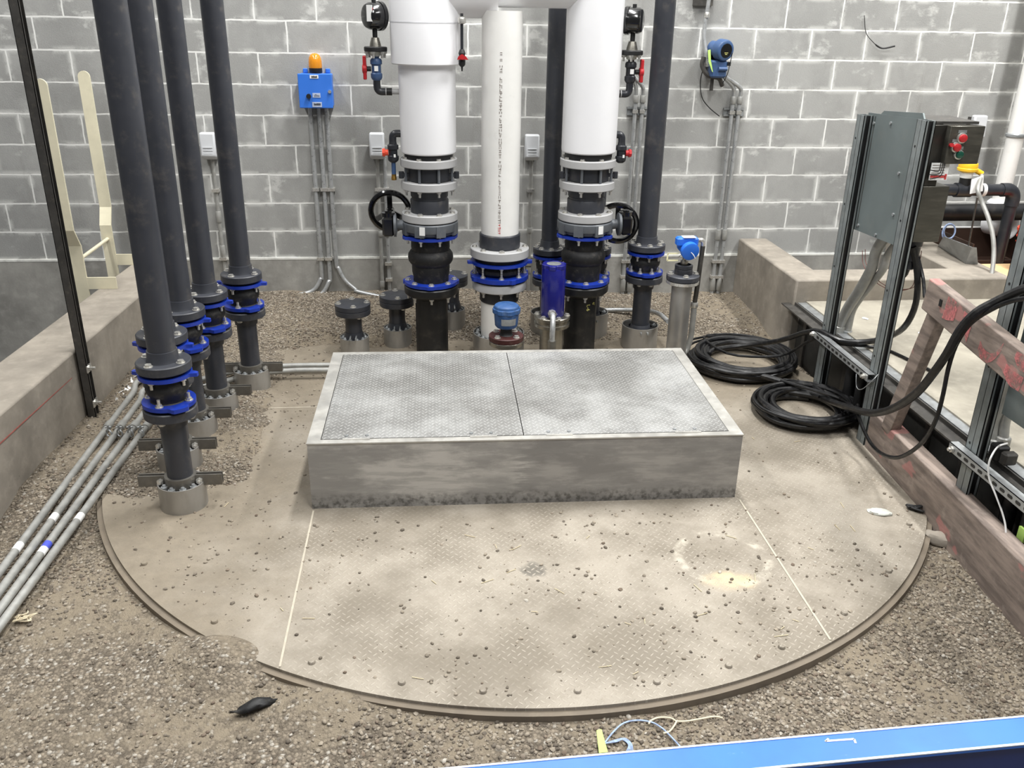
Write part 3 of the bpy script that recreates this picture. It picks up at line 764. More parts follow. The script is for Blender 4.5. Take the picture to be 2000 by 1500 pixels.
# ================================================================ valve stacks under the legs
def stack(loc,side,label):
    x,y=loc; t=thing('valve_stack',label,'valve stack',(x,y,ZP),'valve stacks under the white columns'); c=loc
    FR=.171
    part('stub_end',B().lathe([(.145,-.742),(.145,-.69)],c,48),M['pvc_black'],t)
    def lf(z0,z1,me=None,zz=0):
        f=part('flange',B().lathe([(FR-.004,z0),(FR,z0+.004),(FR,z1-.004),(FR-.004,z1),(.11,z1)],c,56),M['flange_light'],t)
        if me: bolt_circle(f,me,c,.149,8,.39,zz)
        return f
    lf(-.782,-.735,HEAD,-.735)
    k=part('check_valve',B().lathe([(.126,-.868),(.126,-.782)],c,56),M['pvc_dark'],t)
    part('valve_waist',B().lathe([(.126,-.868),(.135,-.86),(.135,-.79),(.126,-.782)],c,56),M['pvc_dark'],k)
    for q in range(8):
        a=-PI/2+.39+2*PI*q/8; px,py=x+.149*math.cos(a),y+.149*math.sin(a); part('stud',B().cyl((px,py,-.87),(px,py,-.78),.0085,seg=8),M['grey_iron'],k)
    for sg in (-1,1):
        b=B(); b.box(min(x+sg*.11,x+sg*.165),max(x+sg*.11,x+sg*.165),y-.06,y-.035,-.84,-.82); b.cyl((x+sg*.165,y-.048,-.85),(x+sg*.165,y-.048,-.81),.016,seg=12)
        part('lug',b,M['pvc_dark'],k)
    lf(-.916,-.868,NUT_D,-.916)
    part('coupling',B().lathe([(.116,-1.065),(.117,-1.055),(.117,-.985),(.115,-.982),(.109,-.978),(.109,-.968),(.114,-.962),(.114,-.92),(.118,-.916)],c,48),M['pvc_grey'],t)
    lf(-1.108,-1.06,HEAD,-1.06)
    # butterfly valve
    bv=part('butterfly_valve',B().lathe([(.12,-1.19),(.150,-1.188),(.152,-1.17),(.171,-1.166),(.173,-1.16),(.173,-1.120),(.168,-1.114),(.12,-1.112)],c,56),M['grey_iron'],t)
    for q in range(8):
        a=-PI/2+.39+2*PI*q/8
        part('bolt_lug',B().bar((x+.130*math.cos(a),y+.130*math.sin(a),-1.156),(x+.174*math.cos(a),y+.174*math.sin(a),-1.156),.06,.066),M['grey_iron'],bv)
    b=B(); s=side
    b.prof_along((x+s*.16,y-.02,-1.14),(x+s*.5,y-.02,-1.14),[(0,.034),(.04,.030),(.041,.04),(.047,.072),(.062,.072),(.063,.03)],20)
    part('mounting_neck',b,M['grey_iron'],bv)
    gx=x+s*.255
    g=B().box(gx-.036,gx+.036,y-.075,y+.035,-1.20,-1.085,.012); g.lathe([(.043,-1.085),(.043,-1.06),(.02,-1.058),(.02,-1.05)],(gx,y-.02),16); g.cyl((gx,y+.035,-1.12),(gx,y+.10,-1.12),.02,seg=12)
    part('gearbox',g,M['black_gloss'],bv)
    hx,hy,hzz=gx+.008,y+.125,-1.085
    ax=Vector((.10*s*-1,1,.05)) if s<0 else Vector((1,.55,.0))
    ax=Vector((0.05,1,.12)) if s<0 else Vector((.3,1,.1))
    ax.normalize()
    if s>0: hx,hy,hzz=gx-.02,y+.115,-1.165
    b=B().torus((hx,hy,hzz),.120,.0185,ax,48,10)
    u=ax.orthogonal().normalized(); up=(Vector((0,0,1))-ax*ax.z).normalized(); u=up.cross(ax)
    for q in range(3):
        an=PI/2+2*PI*q/3; dvec=u*math.cos(an)+up*math.sin(an)
        cc=Vector((hx,hy,hzz)); b.bar(cc,cc+dvec*.12,.032,.016,ax)
    b.cyl(Vector((hx,hy,hzz))-ax*.035,Vector((hx,hy,hzz))+ax*.018,.028,seg=16)
    part('handwheel',b,M['black_gloss'],bv)
    # small white sticker on the valve body
    a=-PI/2-(.28 if s<0 else -.42)
    p0=Vector((x+.1745*math.cos(a),y+.1745*math.sin(a),-1.148)); tv=Vector((-math.sin(a),math.cos(a),0)); nv=Vector((math.cos(a),math.sin(a),0))
    p0+=nv*.002
    part('sticker',B().bar(p0-Vector((0,0,.024)),p0+Vector((0,0,.026)),.034,.003,nv),M['label_white'],bv)
    rg=blue_ring(t,'retaining_ring',FR,.115,-1.214,-1.198,((-1.1,2.0) if s<0 else (1.0,-1.3)),.014,.2,c); bolt_circle(rg,NUT_D,c,.149,8,.39,-1.214,'nut')
    for q in range(8):
        a=-PI/2+.39+2*PI*q/8; px,py=x+.149*math.cos(a),y+.149*math.sin(a); part('stud',B().cyl((px,py,-1.2),(px,py,-1.165),.0085,seg=8),M['chrome'],rg)
    part('rubber_bellows',B().lathe([(.112,-1.50),(.110,-1.47),(.118,-1.44),(.119,-1.405),(.117,-1.392),(.126,-1.384),(.138,-1.366),(.142,-1.345),(.139,-1.322),(.126,-1.303),(.118,-1.296),(.121,-1.28),(.120,-1.245),(.112,-1.222),(.11,-1.2)],c,56),M['rubber'],t)
    rg=blue_ring(t,'retaining_ring',FR*.985,.108,-1.515,-1.495,((-.05,1.5,-1.6,3.1)),.009,.17,c); bolt_circle(rg,HEAD,c,.146,8,.0,-1.495)
    f=part('flange',B().lathe([(.105,-1.61),(.12,-1.60),(.16,-1.580),(FR-.002,-1.572),(FR,-1.566),(FR,-1.53),(FR-.005,-1.524),(.11,-1.515)],c,56),M['pvc_black'],t); bolt_circle(f,NUT_D,c,.146,8,.0,-1.582,'nut')
    part('black_pipe',B().lathe([(.1035,-2.02),(.1035,-1.6)],c,48),M['pvc_black'],t)
    return t
stack(LC,-1,'left valve stack with black rubber joint and handwheel on its left')
tr=stack(RC,1,'right valve stack with black rubber joint and handwheel on its right')
# crayon figures on the right black pipe
def text_mesh(s,size):
    cu=bpy.data.curves.new('txt','FONT'); cu.body=s; cu.size=size; cu.extrude=.0006; cu.align_x='CENTER'; cu.align_y='CENTER'
    o=bpy.data.objects.new('txt',cu); COL.objects.link(o)
    dg=bpy.context.evaluated_depsgraph_get(); me=bpy.data.meshes.new_from_object(o.evaluated_get(dg)); bpy.data.objects.remove(o); bpy.data.curves.remove(cu); return me
def text_on(par,name,s,size,p,normal,up,m,rot=0):
    me=text_mesh(s,size); n=Vector(normal).normalized(); u=Vector(up); u=(u-n*u.dot(n)).normalized(); r=u.cross(n)
    mt=Matrix((r,u,n)).transposed().to_4x4(); mt=mt@Matrix.Rotation(rot,4,'Z'); mt.translation=Vector(p)-wloc(par)
    me.transform(mt); me.materials.clear(); me.materials.append(m)
    o=bpy.data.objects.new(name,me); COL.objects.link(o); o.parent=par; return o
for s_,a_,z_ in (('L-6',-PI/2+.30,-1.665),("6'",-PI/2+.72,-1.645)):
    nv=Vector((math.cos(a_),math.sin(a_),0)); text_on(tr,'crayon_mark',s_,.034,Vector((RC[0],RC[1],z_))+nv*.1045,nv,(0,0,1),M['crayon'],-PI/2)
# ================================================================ small gauges and valves beside the white legs
def gauge(loc,side,label,faceang):
    """pressure gauge on a diaphragm seal above a ball valve, reached by an elbow from the white leg"""
    x,y=loc; s=side; t=thing('pressure_gauge',label,'gauge',(x,y,-.37),'gauges beside the white columns')
    # elbow and nipple to the leg
    b=B().tube([(x,y,-.29),(x,y,-.335),(x-s*.006,y,-.352),(x-s*.02,y,-.36),(x-s*.05,y,-.36)],.021,14,3); part('elbow',b,M['pvc_dark'],t)
    b=B().cyl((x-s*.05,y,-.36),(x-s*.085,y,-.36),.021,seg=14); part('coupling',b,M['black'],t)
    b=B().cyl((x-s*.048,y,-.36),(x-s*.053,y,-.36),.0225,seg=14); b.cyl((x-s*.082,y,-.36),(x-s*.13,y,-.36),.015,seg=12); part('nipple',b,M['flange_light'],t)
    v=part('ball_valve',B().lathe([(.020,-.30),(.028,-.292),(.033,-.282),(.033,-.262),(.027,-.256),(.027,-.215),(.034,-.209),(.034,-.19),(.028,-.18),(.018,-.176),(.018,-.168)],loc,20),M['pvc_dark'] if s>0 else M['blue_slate'],t)
    b=B().cyl((x+s*.03,y,-.236),(x+s*.062,y,-.236),.014,seg=12); part('stem',b,M['black'],v)
    b=B(); hx=x+s*.066
    b.hexa([(hx-.010,y-.018,-.295),(hx+.010,y-.018,-.295),(hx+.010,y+.018,-.295),(hx-.010,y+.018,-.295)],[(hx-.010,y-.018,-.165),(hx+.010,y-.018,-.165),(hx+.010,y+.018,-.165),(hx-.010,y+.018,-.165)])
    b.cyl((hx-.014,y,-.236),(hx+.012,y,-.236),.026,seg=14)
    part('handle',b,M['red'],v,'red valve handle',bevel=.005)
    part('sticker',B().box(x-.010,x+.012,y-.0375,y-.036,-.246,-.218),M['label_white'],v)
    if s>0: pass
    sl=part('diaphragm_seal',B().lathe([(.016,-.17),(.030,-.163),(.034,-.140),(.030,-.138)],loc,24),M['clear'],t)
    b=B().lathe([(.062,-.142),(.066,-.138),(.066,-.120),(.062,-.116),(.03,-.115)],loc,32); part('seal_ring',b,M['black'],sl)
    for q in range(6):
        a=2*PI*q/6+.3; inst('bolt',NUT_D,sl,(x+.052*math.cos(a),y+.052*math.sin(a),-.142))
    part('cooling_cone',B().lathe([(.034,-.115),(.031,-.10),(.022,-.068),(.018,-.066)],loc,24),M['stainless'],t)
    part('stem',B().lathe([(.014,-.068),(.014,-.022)],loc,16),M['black'],t)
    # case: drum on its side, dial facing faceang
    d=Vector((math.cos(faceang),math.sin(faceang),.0)); c=Vector((x,y,.045))
    cs=part('case',B().prof_along(c-d*.052,c+d*.05,[(0,.052),(.004,.062),(.02,.071),(.075,.073),(.078,.078),(.098,.078),(.102,.074),(.102,.066)],36),M['black_gloss'],t)
    part('dial',B().prof_along(c+d*.044,c+d*.0505,[(0,.065),(.0065,.065)],32),M['label_white'],cs)
    part('bleed_lug',B().cyl(c+Vector((0,0,.07)),c+Vector((0,0,.088)),.012,seg=10),M['black'],cs)
    if s<0:
        # printed side label on the case
        n=Vector((-.55,-.83,0)); 
        pl=c+Vector((-.022,-.066,.012)); part('case_label',B().bar(pl-Vector((0,0,.04)),pl+Vector((0,0,.045)),.034,.004,(-.35,-.94,0)),M['label_white'],cs,'white label on the gauge case')
        part('label_stripe',B().bar(pl+Vector((.0165,-.002,-.035)),pl+Vector((.0165,-.002,.03)),.006,.006,(-.35,-.94,0)),M['red'],cs)
    return t
gauge((1.045,-1.05),-1,'black gauge with red valve handle, left of the left white column',math.radians(35))
gauge((2.535,-1.05),1,'black gauge with red valve handle, right of the right white column',math.radians(155))
def drain(loc,side,label,tail,hm):
    x,y=loc; s=side; t=thing('sample_valve',label,'valve',(x,y,-.85),'small drain valves beside the white columns')
    b=B().tube([(x,y,-.66),(x,y,-.625),(x-s*.004,y,-.605),(x-s*.02,y,-.595),(x-s*.06,y,-.595)],.022,14,3); part('elbow',b,M['pvc_dark'],t)
    v=part('valve_body',B().lathe([(.018,-.762),(.03,-.752),(.033,-.742),(.033,-.725),(.026,-.72),(.026,-.69),(.033,-.684),(.033,-.662),(.024,-.655),(.022,-.64)],loc,20),M['pvc_dark'],t)
    b=B().cyl((x+s*.028,y,-.705),(x+s*.052,y,-.705),.018,seg=14); b.cyl((x+s*.048,y,-.705),(x+s*.064,y,-.705),.026,.022,seg=8); part('knob',b,hm,v,'red knob')
    part('sticker',B().box(x+.004,x+.016,y-.036,y-.034,-.728,-.71),M['label_white'],v)
    if tail:
        part('tail_pipe',B().lathe([(.013,-.835),(.013,-.755)],loc,14),M['blue_slate'],t)
        part('brass_tip',B().lathe([(.010,-.868),(.016,-.866),(.016,-.85),(.014,-.846),(.014,-.832)],loc,12),M['brass'],t)
    return t
drain((1.124,-1.06),-1,'small drain valve with orange knob and brass tip, left of left white column',True,M['orange_red'])
drain((2.507,-1.06),1,'small drain valve with red knob, right of right white column foot',False,M['red'])
# hanging sample line from the header
hx,hy=1.525,-1.05
t=thing('sample_line','thin dark pipe with red handled valve hanging from the white header',"valve",(hx,hy,-.3))
HY=-1.2
px=at(902,60,y=HY).x
def zz(py): return at(902,py,y=HY).z
part('pipe',B().cyl((px,HY,zz(100)),(px,HY,zz(26)),.0085,seg=12),M['pvc_dark'],t)
part('union',B().lathe([(.012,zz(47)),(.022,zz(45)),(.024,zz(38)),(.02,zz(34)),(.012,zz(32))],(px,HY),16),M['chrome'],t)
part('valve_body',B().lathe([(.004,zz(139)),(.006,zz(131)),(.013,zz(129)),(.019,zz(126)),(.02,zz(118)),(.016,zz(115)),(.017,zz(108)),(.02,zz(104)),(.014,zz(98)),(.009,zz(96))],(px,HY),16),M['black'],t)
b=B().hexa([(px-.028,HY-.034,zz(116)),(px+.034,HY-.034,zz(116)),(px+.034,HY-.02,zz(116)),(px-.028,HY-.02,zz(116))],[(px-.02,HY-.034,zz(109)),(px+.02,HY-.034,zz(109)),(px+.02,HY-.02,zz(109)),(px-.02,HY-.02,zz(109))])
b.cyl((px,HY-.036,zz(111)),(px,HY-.0,zz(111)),.014,seg=12)
part('handle',b,M['red'],t,'red valve handle')

# ================================================================ instruments on the plate
# dusty blue junction head on a red flange
jx,jy=1.766,-1.62; J=(jx,jy)
t=thing('level_probe','dusty blue round housing on a dark red flange, in front of the white pipe','instrument',(jx,jy,ZP))
part('nozzle',B().lathe([(.043,ZP),(.043,-1.72)],J,28),M['stainless'],t)
part('steel_flange',B().lathe([(.097,-1.728),(.100,-1.725),(.100,-1.703),(.097,-1.70)],J,40),M['stainless'],t)
f=part('red_flange',B().lathe([(.098,-1.699),(.102,-1.696),(.102,-1.671),(.098,-1.668)],J,40),M['rust_flange'],t); bolt_circle(f,HEAD,J,.078,4,PI/4,-1.668)
part('neck',B().lathe([(.042,-1.668),(.036,-1.66),(.034,-1.645),(.034,-1.618),(.03,-1.612)],J,24),M['black'],t)
h=part('housing',B().lathe([(.03,-1.622),(.058,-1.618),(.067,-1.606),(.072,-1.545),(.074,-1.535),(.074,-1.53)],J,36),M['blue_dusty'],t)
out=[(jx+(.082 if k%6<4 else .076)*math.cos(2*PI*k/48),jy+(.082 if k%6<4 else .076)*math.sin(2*PI*k/48)) for k in range(48)]
b=B().prism(out,-1.53,-1.502); b.lathe([(.074,-1.502),(.071,-1.488),(.062,-1.482),(0,-1.48)],J,36,False); part('lid',b,M['blue_dusty'],t,bevel=.003)
a=-PI/2+.12; nv=Vector((math.cos(a),math.sin(a),0))
c0=Vector((jx,jy,-1.568))+nv*.0705
b=B()
for k in range(6):
    a1=a-.62+1.24*k/6; a2=a-.62+1.24*(k+1)/6
    b.hexa([(jx+r*math.cos(q),jy+r*math.sin(q),-1.592) for r,q in ((.0705,a1),(.0715,a1),(.0715,a2),(.0705,a2))],[(jx+r*math.cos(q),jy+r*math.sin(q),-1.552) for r,q in ((.0735,a1),(.0745,a1),(.0745,a2),(.0735,a2))])
pl_=part('rating_plate',b,M['galv'],h,'bare metal rating plate')
# navy cylinder on a flanged nozzle with side conduit
nx,ny=2.086,-1.28; N=(nx,ny)
t=thing('radar_level_sensor','tall navy blue cylinder on a shiny flange, beside the right black column','sensor',(nx,ny,ZP))
zz=lambda py:at(1082,py,y=ny-.08).z
part('nozzle',B().lathe([(.075,ZP),(.075,-1.735)],N,36),M['stainless'],t)
f=part('steel_flange',B().lathe([(.108,-1.735),(.112,-1.731),(.112,-1.712),(.104,-1.708),(.104,-1.69),(.112,-1.687),(.112,-1.668),(.108,-1.664)],N,48),M['stainless'],t); bolt_circle(f,HEAD,N,.094,6,.3,-1.664)
part('body',B().lathe([(.07,-1.664),(.074,-1.655),(.074,-1.365),(.072,-1.358)],N,40),M['ring_navy'],t)
out=[(nx+(.076 if k%8<5 else .066)*math.cos(2*PI*k/48),ny+(.076 if k%8<5 else .066)*math.sin(2*PI*k/48)) for k in range(48)]
b=B().prism(out,-1.36,-1.335); part('cap',b,M['ring_navy'],t,bevel=.002)
part('cap_label',B().lathe([(.045,-1.336),(.045,-1.334),(0,-1.3335)],N,24),M['galv'],t,'pale worn top label')
ex,ey=nx-.012,ny-.076
part('side_conduit',B().tube([(ex,ey+.01,-1.63),(ex,ey-.035,-1.635),(ex-.003,ey-.065,-1.66),(ex-.006,ey-.085,-1.70),(ex-.008,ey-.09,-1.74),(ex-.008,ey-.09,-1.78)],.017,14,4),M['conduit'],t,'silver conduit elbow')
part('conduit_nut',B().cyl((ex,ey+.012,-1.63),(ex,ey-.022,-1.633),.026,seg=8),M['chrome'],t)
part('conduit_leg',B().lathe([(.026,ZP),(.026,-1.78),(.024,-1.775)],(ex-.008,ey-.09),20),M['stainless'],t)
# level transmitter on its own standpipe
lx,ly=2.835,-1.50; L=(lx,ly)
t=thing('level_transmitter','bright blue transmitter head on a flanged steel standpipe, behind the hatch corner','instrument',(lx,ly,ZP))
part('standpipe',B().lathe([(.062,ZP),(.061,-1.40)],L,36),M['sleeve'],t)
part('steel_flange',B().lathe([(.09,-1.403),(.098,-1.398),(.098,-1.382),(.09,-1.38)],L,44),M['chrome'],t)
f=part('grey_flange',B().lathe([(.092,-1.379),(.098,-1.376),(.098,-1.350),(.09,-1.344),(.056,-1.342)],L,44),M['pvc_grey'],t); bolt_circle(f,HEAD,L,.076,4,-.05,-1.344)
part('socket',B().lathe([(.054,-1.344),(.053,-1.312),(.050,-1.31),(.053,-1.306),(.053,-1.288),(.041,-1.284),(.040,-1.305),(.015,-1.306)],L,36),M['pvc_dark'],t)
part('stem',B().lathe([(.018,-1.306),(.018,-1.285),(.022,-1.283),(.022,-1.262),(.012,-1.258),(.012,-1.225)],L,20),M['stainless'],t)
hc=Vector((lx+.008,ly,-1.185)); d=Vector((.12,-.93,-.18)).normalized()
hd_=part('head',B().prof_along(hc-d*.06,hc+d*.062,[(0,.036),(.012,.045),(.085,.045),(.088,.053),(.118,.053),(.122,.046)],32),M['blue_bright'],t)
b=B().box(hc.x-.07,hc.x+.06,hc.y-.03,hc.y+.03,hc.z+.012,hc.z+.066,.01); part('terminal_top',b,M['blue_bright'],hd_)
part('top_plate',B().box(hc.x-.035,hc.x+.04,hc.y-.035,hc.y+.02,hc.z+.066,hc.z+.0685),M['label_white'],hd_)
b=B().tube([hc+d*.064+Vector((.0,0,-.0)),hc+d*.069+Vector((.014,0,-.014)),hc+d*.068+Vector((.026,0,-.034))],.0025,6,4); part('ground_wire',b,M['label_white'],hd_)
b=B().tube([hc+Vector((.055,.0,.045)),hc+Vector((.085,.0,.045)),hc+Vector((.095,.0,.03)),hc+Vector((.096,0,.01))],.014,12,4); part('fitting',b,M['chrome'],t)
b=B().tube([hc+Vector((.096,0,.012)),(lx+.102,ly+.01,-1.30),(lx+.105,ly+.03,-1.42),(lx+.108,ly+.06,-1.56)],.0145,12,5); part('flexible_conduit',b,M['strut_dark'],t)
b=B().tube([(lx+.108,ly+.06,-1.54),(lx+.108,ly+.06,-1.70),(lx+.105,ly+.06,-1.78),(lx+.085,ly+.05,-1.85),(lx+.05,ly+.03,-1.875)],.018,12,5); part('rigid_conduit',b,M['conduit_dull'],t)
part('coupling',B().lathe([(.02,-1.575),(.023,-1.57),(.023,-1.548),(.02,-1.54)],(lx+.108,ly+.06),14),M['chrome'],t)
tagp=Vector((lx-.075,ly-.02,-1.235)); b=B()
for a_,b_ in (((-.036,.021),(.03,.021)),((-.036,-.021),(.03,-.021)),((-.036,-.021),(-.036,.021))): b.bar(tagp+Vector((a_[0],0,a_[1])),tagp+Vector((b_[0],0,b_[1])),.009,.002,(0,1,0))
part('tag',b,simple('pale_yellow_tag',(232,226,184),.5),t,'pale yellow frame tag')
part('tag_wire',B().tube([tagp+Vector((.03,0,0)),tagp+Vector((.05,0,.012)),(lx-.01,ly-.012,-1.235)],.0015,6,3),M['black'],t)

# ================================================================ conduits on the rear wall
def strap(par,x,z,w=.05):
    b=B().box(x-w/2,x+w/2,-.0535,-.0,z-.011,z+.011); part('strap',b,M['chrome'],par)
def wall_conduit(name,pts,label,group,r=.0135,mt='conduit',straps=(),coup=()):
    lo=min(pts,key=lambda p:p[2]); t=thing(name,label,'conduit',lo,group)
    part('tube',B().tube(pts,r,12,0 if len(pts)==2 else 6),M[mt],t)
    for x,z in straps: strap(t,x,z)
    for x,y,z0,z1 in coup: part('coupling',B().lathe([(r*1.3,z0),(r*1.42,z0+.004),(r*1.42,z1-.004),(r*1.3,z1)],(x,y),14),M['conduit_dull'],t)
    return t
W=lambda px,py,y=-.035: at(px,py,y=y)
xs=[W(605.7,213).x,W(622.7,213).x,W(637.5,213).x]; zb=-.52
za=W(650,370).z; zc=W(640,505).z
gl=at(545,588,y=-.06)
wall_conduit('steel_conduit',[(xs[0],-.035,zb),(xs[0],-.035,-1.0),(xs[0],-.035,-1.70),(xs[0]-.012,-.04,-1.78),(xs[0]-.06,-.05,-1.855),(xs[0]-.14,-.06,-1.885),(xs[0]-.30,-.09,-1.90),(xs[0]-.55,-.12,-1.91)],'left conduit of three under the blue alarm box, bending left at the floor','conduits on the block wall',.0155,'conduit',[(xs[0],za),(xs[0],zc)])
wall_conduit('steel_conduit',[(xs[1],-.035,zb),(xs[1],-.035,-1.0),(xs[1],-.035,-1.71),(xs[1]-.012,-.05,-1.80),(xs[1]-.06,-.07,-1.878),(xs[1]-.14,-.09,-1.905),(xs[1]-.33,-.14,-1.92),(xs[1]-.62,-.18,-1.93)],'middle conduit of three under the blue alarm box','conduits on the block wall',.0155,'conduit',[(xs[1],za),(xs[1],zc)])
f3=[at(700,570,y=-.08),at(760,583,y=-.16),at(830,596,y=-.25),at(905,609,y=-.32),at(960,612,y=-.36),at(1060,611,y=-.40),at(1160,606,y=-.44),at(1250,606,y=-.55),at(1285,612,y=-.9),at(1305,628,y=-1.25)]
wall_conduit('steel_conduit',[(xs[2],-.035,zb),(xs[2],-.035,-1.0),(xs[2],-.035,-1.62),(xs[2]+.015,-.037,-1.70),(xs[2]+.06,-.05,-1.79),(xs[2]+.13,-.06,-1.855)]+[tuple(p) for p in f3],'right conduit of three under the blue alarm box, running right along the gravel','conduits on the block wall',.0155,'conduit',[(xs[2],za)])
def cover_box(px,py,label,nc,zbot,depth=.09):
    c=at(px,py,y=-.05); w,h=.105,.19
    t=thing('outlet_box',label,'outlet box',(c.x,0,c.z-h/2),'covered outlet boxes on the block wall')
    part('back_box',B().box(c.x-w*.42,c.x+w*.42,-.055,-.0,c.z-h*.45,c.z+h*.4),M['strut_dark'],t)
    b=B().hexa([(c.x-w/2,-.115,c.z-h/2+.03),(c.x+w/2,-.115,c.z-h/2+.03),(c.x+w/2,-.05,c.z-h/2),(c.x-w/2,-.05,c.z-h/2)],[(c.x-w/2,-.10,c.z+h/2),(c.x+w/2,-.10,c.z+h/2),(c.x+w/2,-.05,c.z+h/2),(c.x-w/2,-.05,c.z+h/2)])
    part('cover',b,M['grey_plastic'],t,bevel=.012)
    b=B()
    for k in range(3): b.box(c.x-w*.3,c.x+w*.3,-.1145+.004*0,-.108,c.z-.005-.02*k,c.z-.001-.02*k)
    part('cover_ribs',b,M['grey_plastic'],t)
    return c
c=cover_box(409,285,'grey covered outlet box behind the rearmost left riser',1,0)
wall_conduit('steel_conduit',[(c.x+.004,-.03,c.z-.09),(c.x+.004,-.03,-1.90)],'conduit below the outlet box behind the rearmost left riser','conduits on the block wall',.0135,'conduit_dull',[(c.x+.004,W(425,372).z),(c.x+.004,W(440,505).z)],[(c.x+.004,-.03,-1.35,-1.27),(c.x+.004,-.03,-1.6,-1.52)])
c=cover_box(737,285,'grey covered outlet box left of the left white column',2,0)
wall_conduit('steel_conduit',[(c.x-.006,-.03,c.z-.09),(c.x-.006,-.03,-1.90)],'left of two conduits below the outlet box by the left white column','conduits on the block wall',.0135,'conduit_dull',[(c.x-.006,za)],[(c.x-.006,-.03,-1.46,-1.42),(c.x-.006,-.03,-1.85,-1.8)])
wall_conduit('steel_conduit',[(c.x+.045,-.03,c.z-.09),(c.x+.045,-.03,-1.90)],'right of two conduits below the outlet box by the left white column','conduits on the block wall',.0135,'conduit',[(c.x+.045,za),(c.x+.045,W(750,515).z),(c.x+.045,W(750,546).z)],[(c.x+.045,-.03,-1.46,-1.42)])
c=cover_box(1038,288,'grey covered outlet box between the white pipe and right white column',1,0)
wall_conduit('steel_conduit',[(c.x+.004,-.03,c.z-.09),(c.x+.004,-.03,-1.90)],'conduit below the outlet box right of the white plastic pipe','conduits on the block wall',.0135,'conduit_dull',[(c.x+.004,W(1034,372).z),(c.x+.004,W(1033,515).z)],[(c.x+.004,-.03,-1.44,-1.40),(c.x+.004,-.03,-1.75,-1.7)])
cover_box(1905,250,'grey covered outlet box at right, beside the sloping white pipe',0,0)
def twin(px,py,lab1,lab2,lab3,xtop):
    c=at(px,py,y=-.05)
    t=thing('strut_bracket',lab3,'bracket',(c.x,0,c.z),'short strut brackets on the block wall')
    b=B().box(c.x-.075,c.x+.075,-.022,0,c.z-.028,c.z-.016); b.box(c.x-.075,c.x+.075,-.022,0,c.z+.016,c.z+.028); b.box(c.x-.075,c.x+.075,-.006,0,c.z-.028,c.z+.028)
    part('strut_channel',b,M['galv'],t)
    for k in (-.022,.028): part('pipe_clamp',B().box(c.x+k-.018,c.x+k+.018,-.055,-.02,c.z-.012,c.z+.012),M['chrome'],t)
    for k,lb in ((-.022,lab1),(.028,lab2)):
        x=c.x+k; tp=xtop+k*.3
        wall_conduit('steel_conduit',[(tp,-.075,c.z+.26),(tp+.03,-.07,c.z+.235),(x-.012,-.05,c.z+.17),(x,-.038,c.z+.10),(x,-.038,c.z),(x,-.035,c.z-.5),(x,-.035,-1.2),(x,-.035,-1.93)],lb,'conduits on the block wall',.0145,'conduit',[(x,W(px,510).z),(x,W(px,540).z)],[(x,-.038,c.z+.06,c.z+.11),(x,-.035,-1.50,-1.42),(x,-.035,-1.9,-1.8)])
twin(1247,218,'left of two conduits on the wall behind the right dark riser','right of two conduits on the wall behind the right dark riser','short strut bracket left of the right dark riser',2.745)
twin(1436,220,'left of two conduits below the blue wall transmitter','right of two conduits below the blue wall transmitter','short strut bracket below the blue wall transmitter',3.42)
# conduit from above and its small box
p=W(1376,30)
t=thing('strut_bracket','dark bracket at the top edge of the photo, above the blue wall transmitter','bracket',(p.x,0,.14)); q=W(1375,5); part('plate',B().box(q.x-.07,q.x+.065,-.03,.004,q.z-.02,q.z+.25),M['strut_dark'],t)
t=thing('flexible_conduit','grey flexible conduit dropping from above to the blue wall transmitter','conduit',(p.x,-.05,-.25))
part('tube',B().tube([(p.x+.012,-.06,.45),(p.x+.012,-.06,.18),(p.x+.004,-.06,.06),(p.x,-.07,-.06),(p.x+.02,-.085,-.16),(p.x+.035,-.09,-.235)],.014,12,6),M['conduit'],t)
part('fitting',B().lathe([(.016,.06),(.02,.065),(.02,.09),(.016,.1)],(p.x+.010,-.06),12),M['chrome'],t)
part('fitting',B().cyl((p.x+.03,-.09,-.21),(p.x+.04,-.092,-.25),.019,seg=12),M['chrome'],t)
# ---- blue wall transmitter
c=at(1407,112,y=-.16)
t=thing('pressure_transmitter','slate blue transmitter with round dark display, on the block wall','instrument',(c.x,0,c.z-.15))
d=Vector((.34,-.93,-.08)).normalized(); hc=Vector((c.x+.005,-.13,at(1410,97,y=-.16).z))
k=part('display_housing',B().prof_along(hc-d*.10,hc+d*.065,[(0,.038),(.01,.048),(.085,.05),(.09,.066),(.095,.07),(.15,.07),(.16,.066),(.165,.058),(.165,.046)],40),M['blue_slate'],t)
part('display_glass',B().prof_along(hc+d*.062,hc+d*.068,[(0,.047),(.006,.046)],32),M['black_gloss'],k)
n_=d; pz=hc+d*.0685
up=(Vector((0,0,1))-n_*n_.z).normalized()
b=B()
for j,(o,w_) in enumerate(((-.014,.03),(-.024,.018))): b.bar(pz+up*o-n_.cross(up)*w_/2,pz+up*o+n_.cross(up)*w_/2,.004,.001,n_)
part('display_digits',b,M['crayon'],k)
z0=c.z
part('sensor_body',B().box(c.x-.055,c.x+.055,-.17,-.06,z0-.135,z0-.02,.012),M['blue_slate'],t)
part('body_rib',B().cyl((c.x-.01,-.178,z0-.075),(c.x+.05,-.178,z0-.075),.014,seg=12),M['blue_slate'],t)
part('wall_bracket',B().box(c.x-.05,c.x+.03,-.06,0,z0-.11,z0+.04),M['black'],t)
part('drain_tube',B().lathe([(.013,z0-.225),(.013,z0-.13)],(c.x-.02,-.09),12),M['strut_dark'],t)
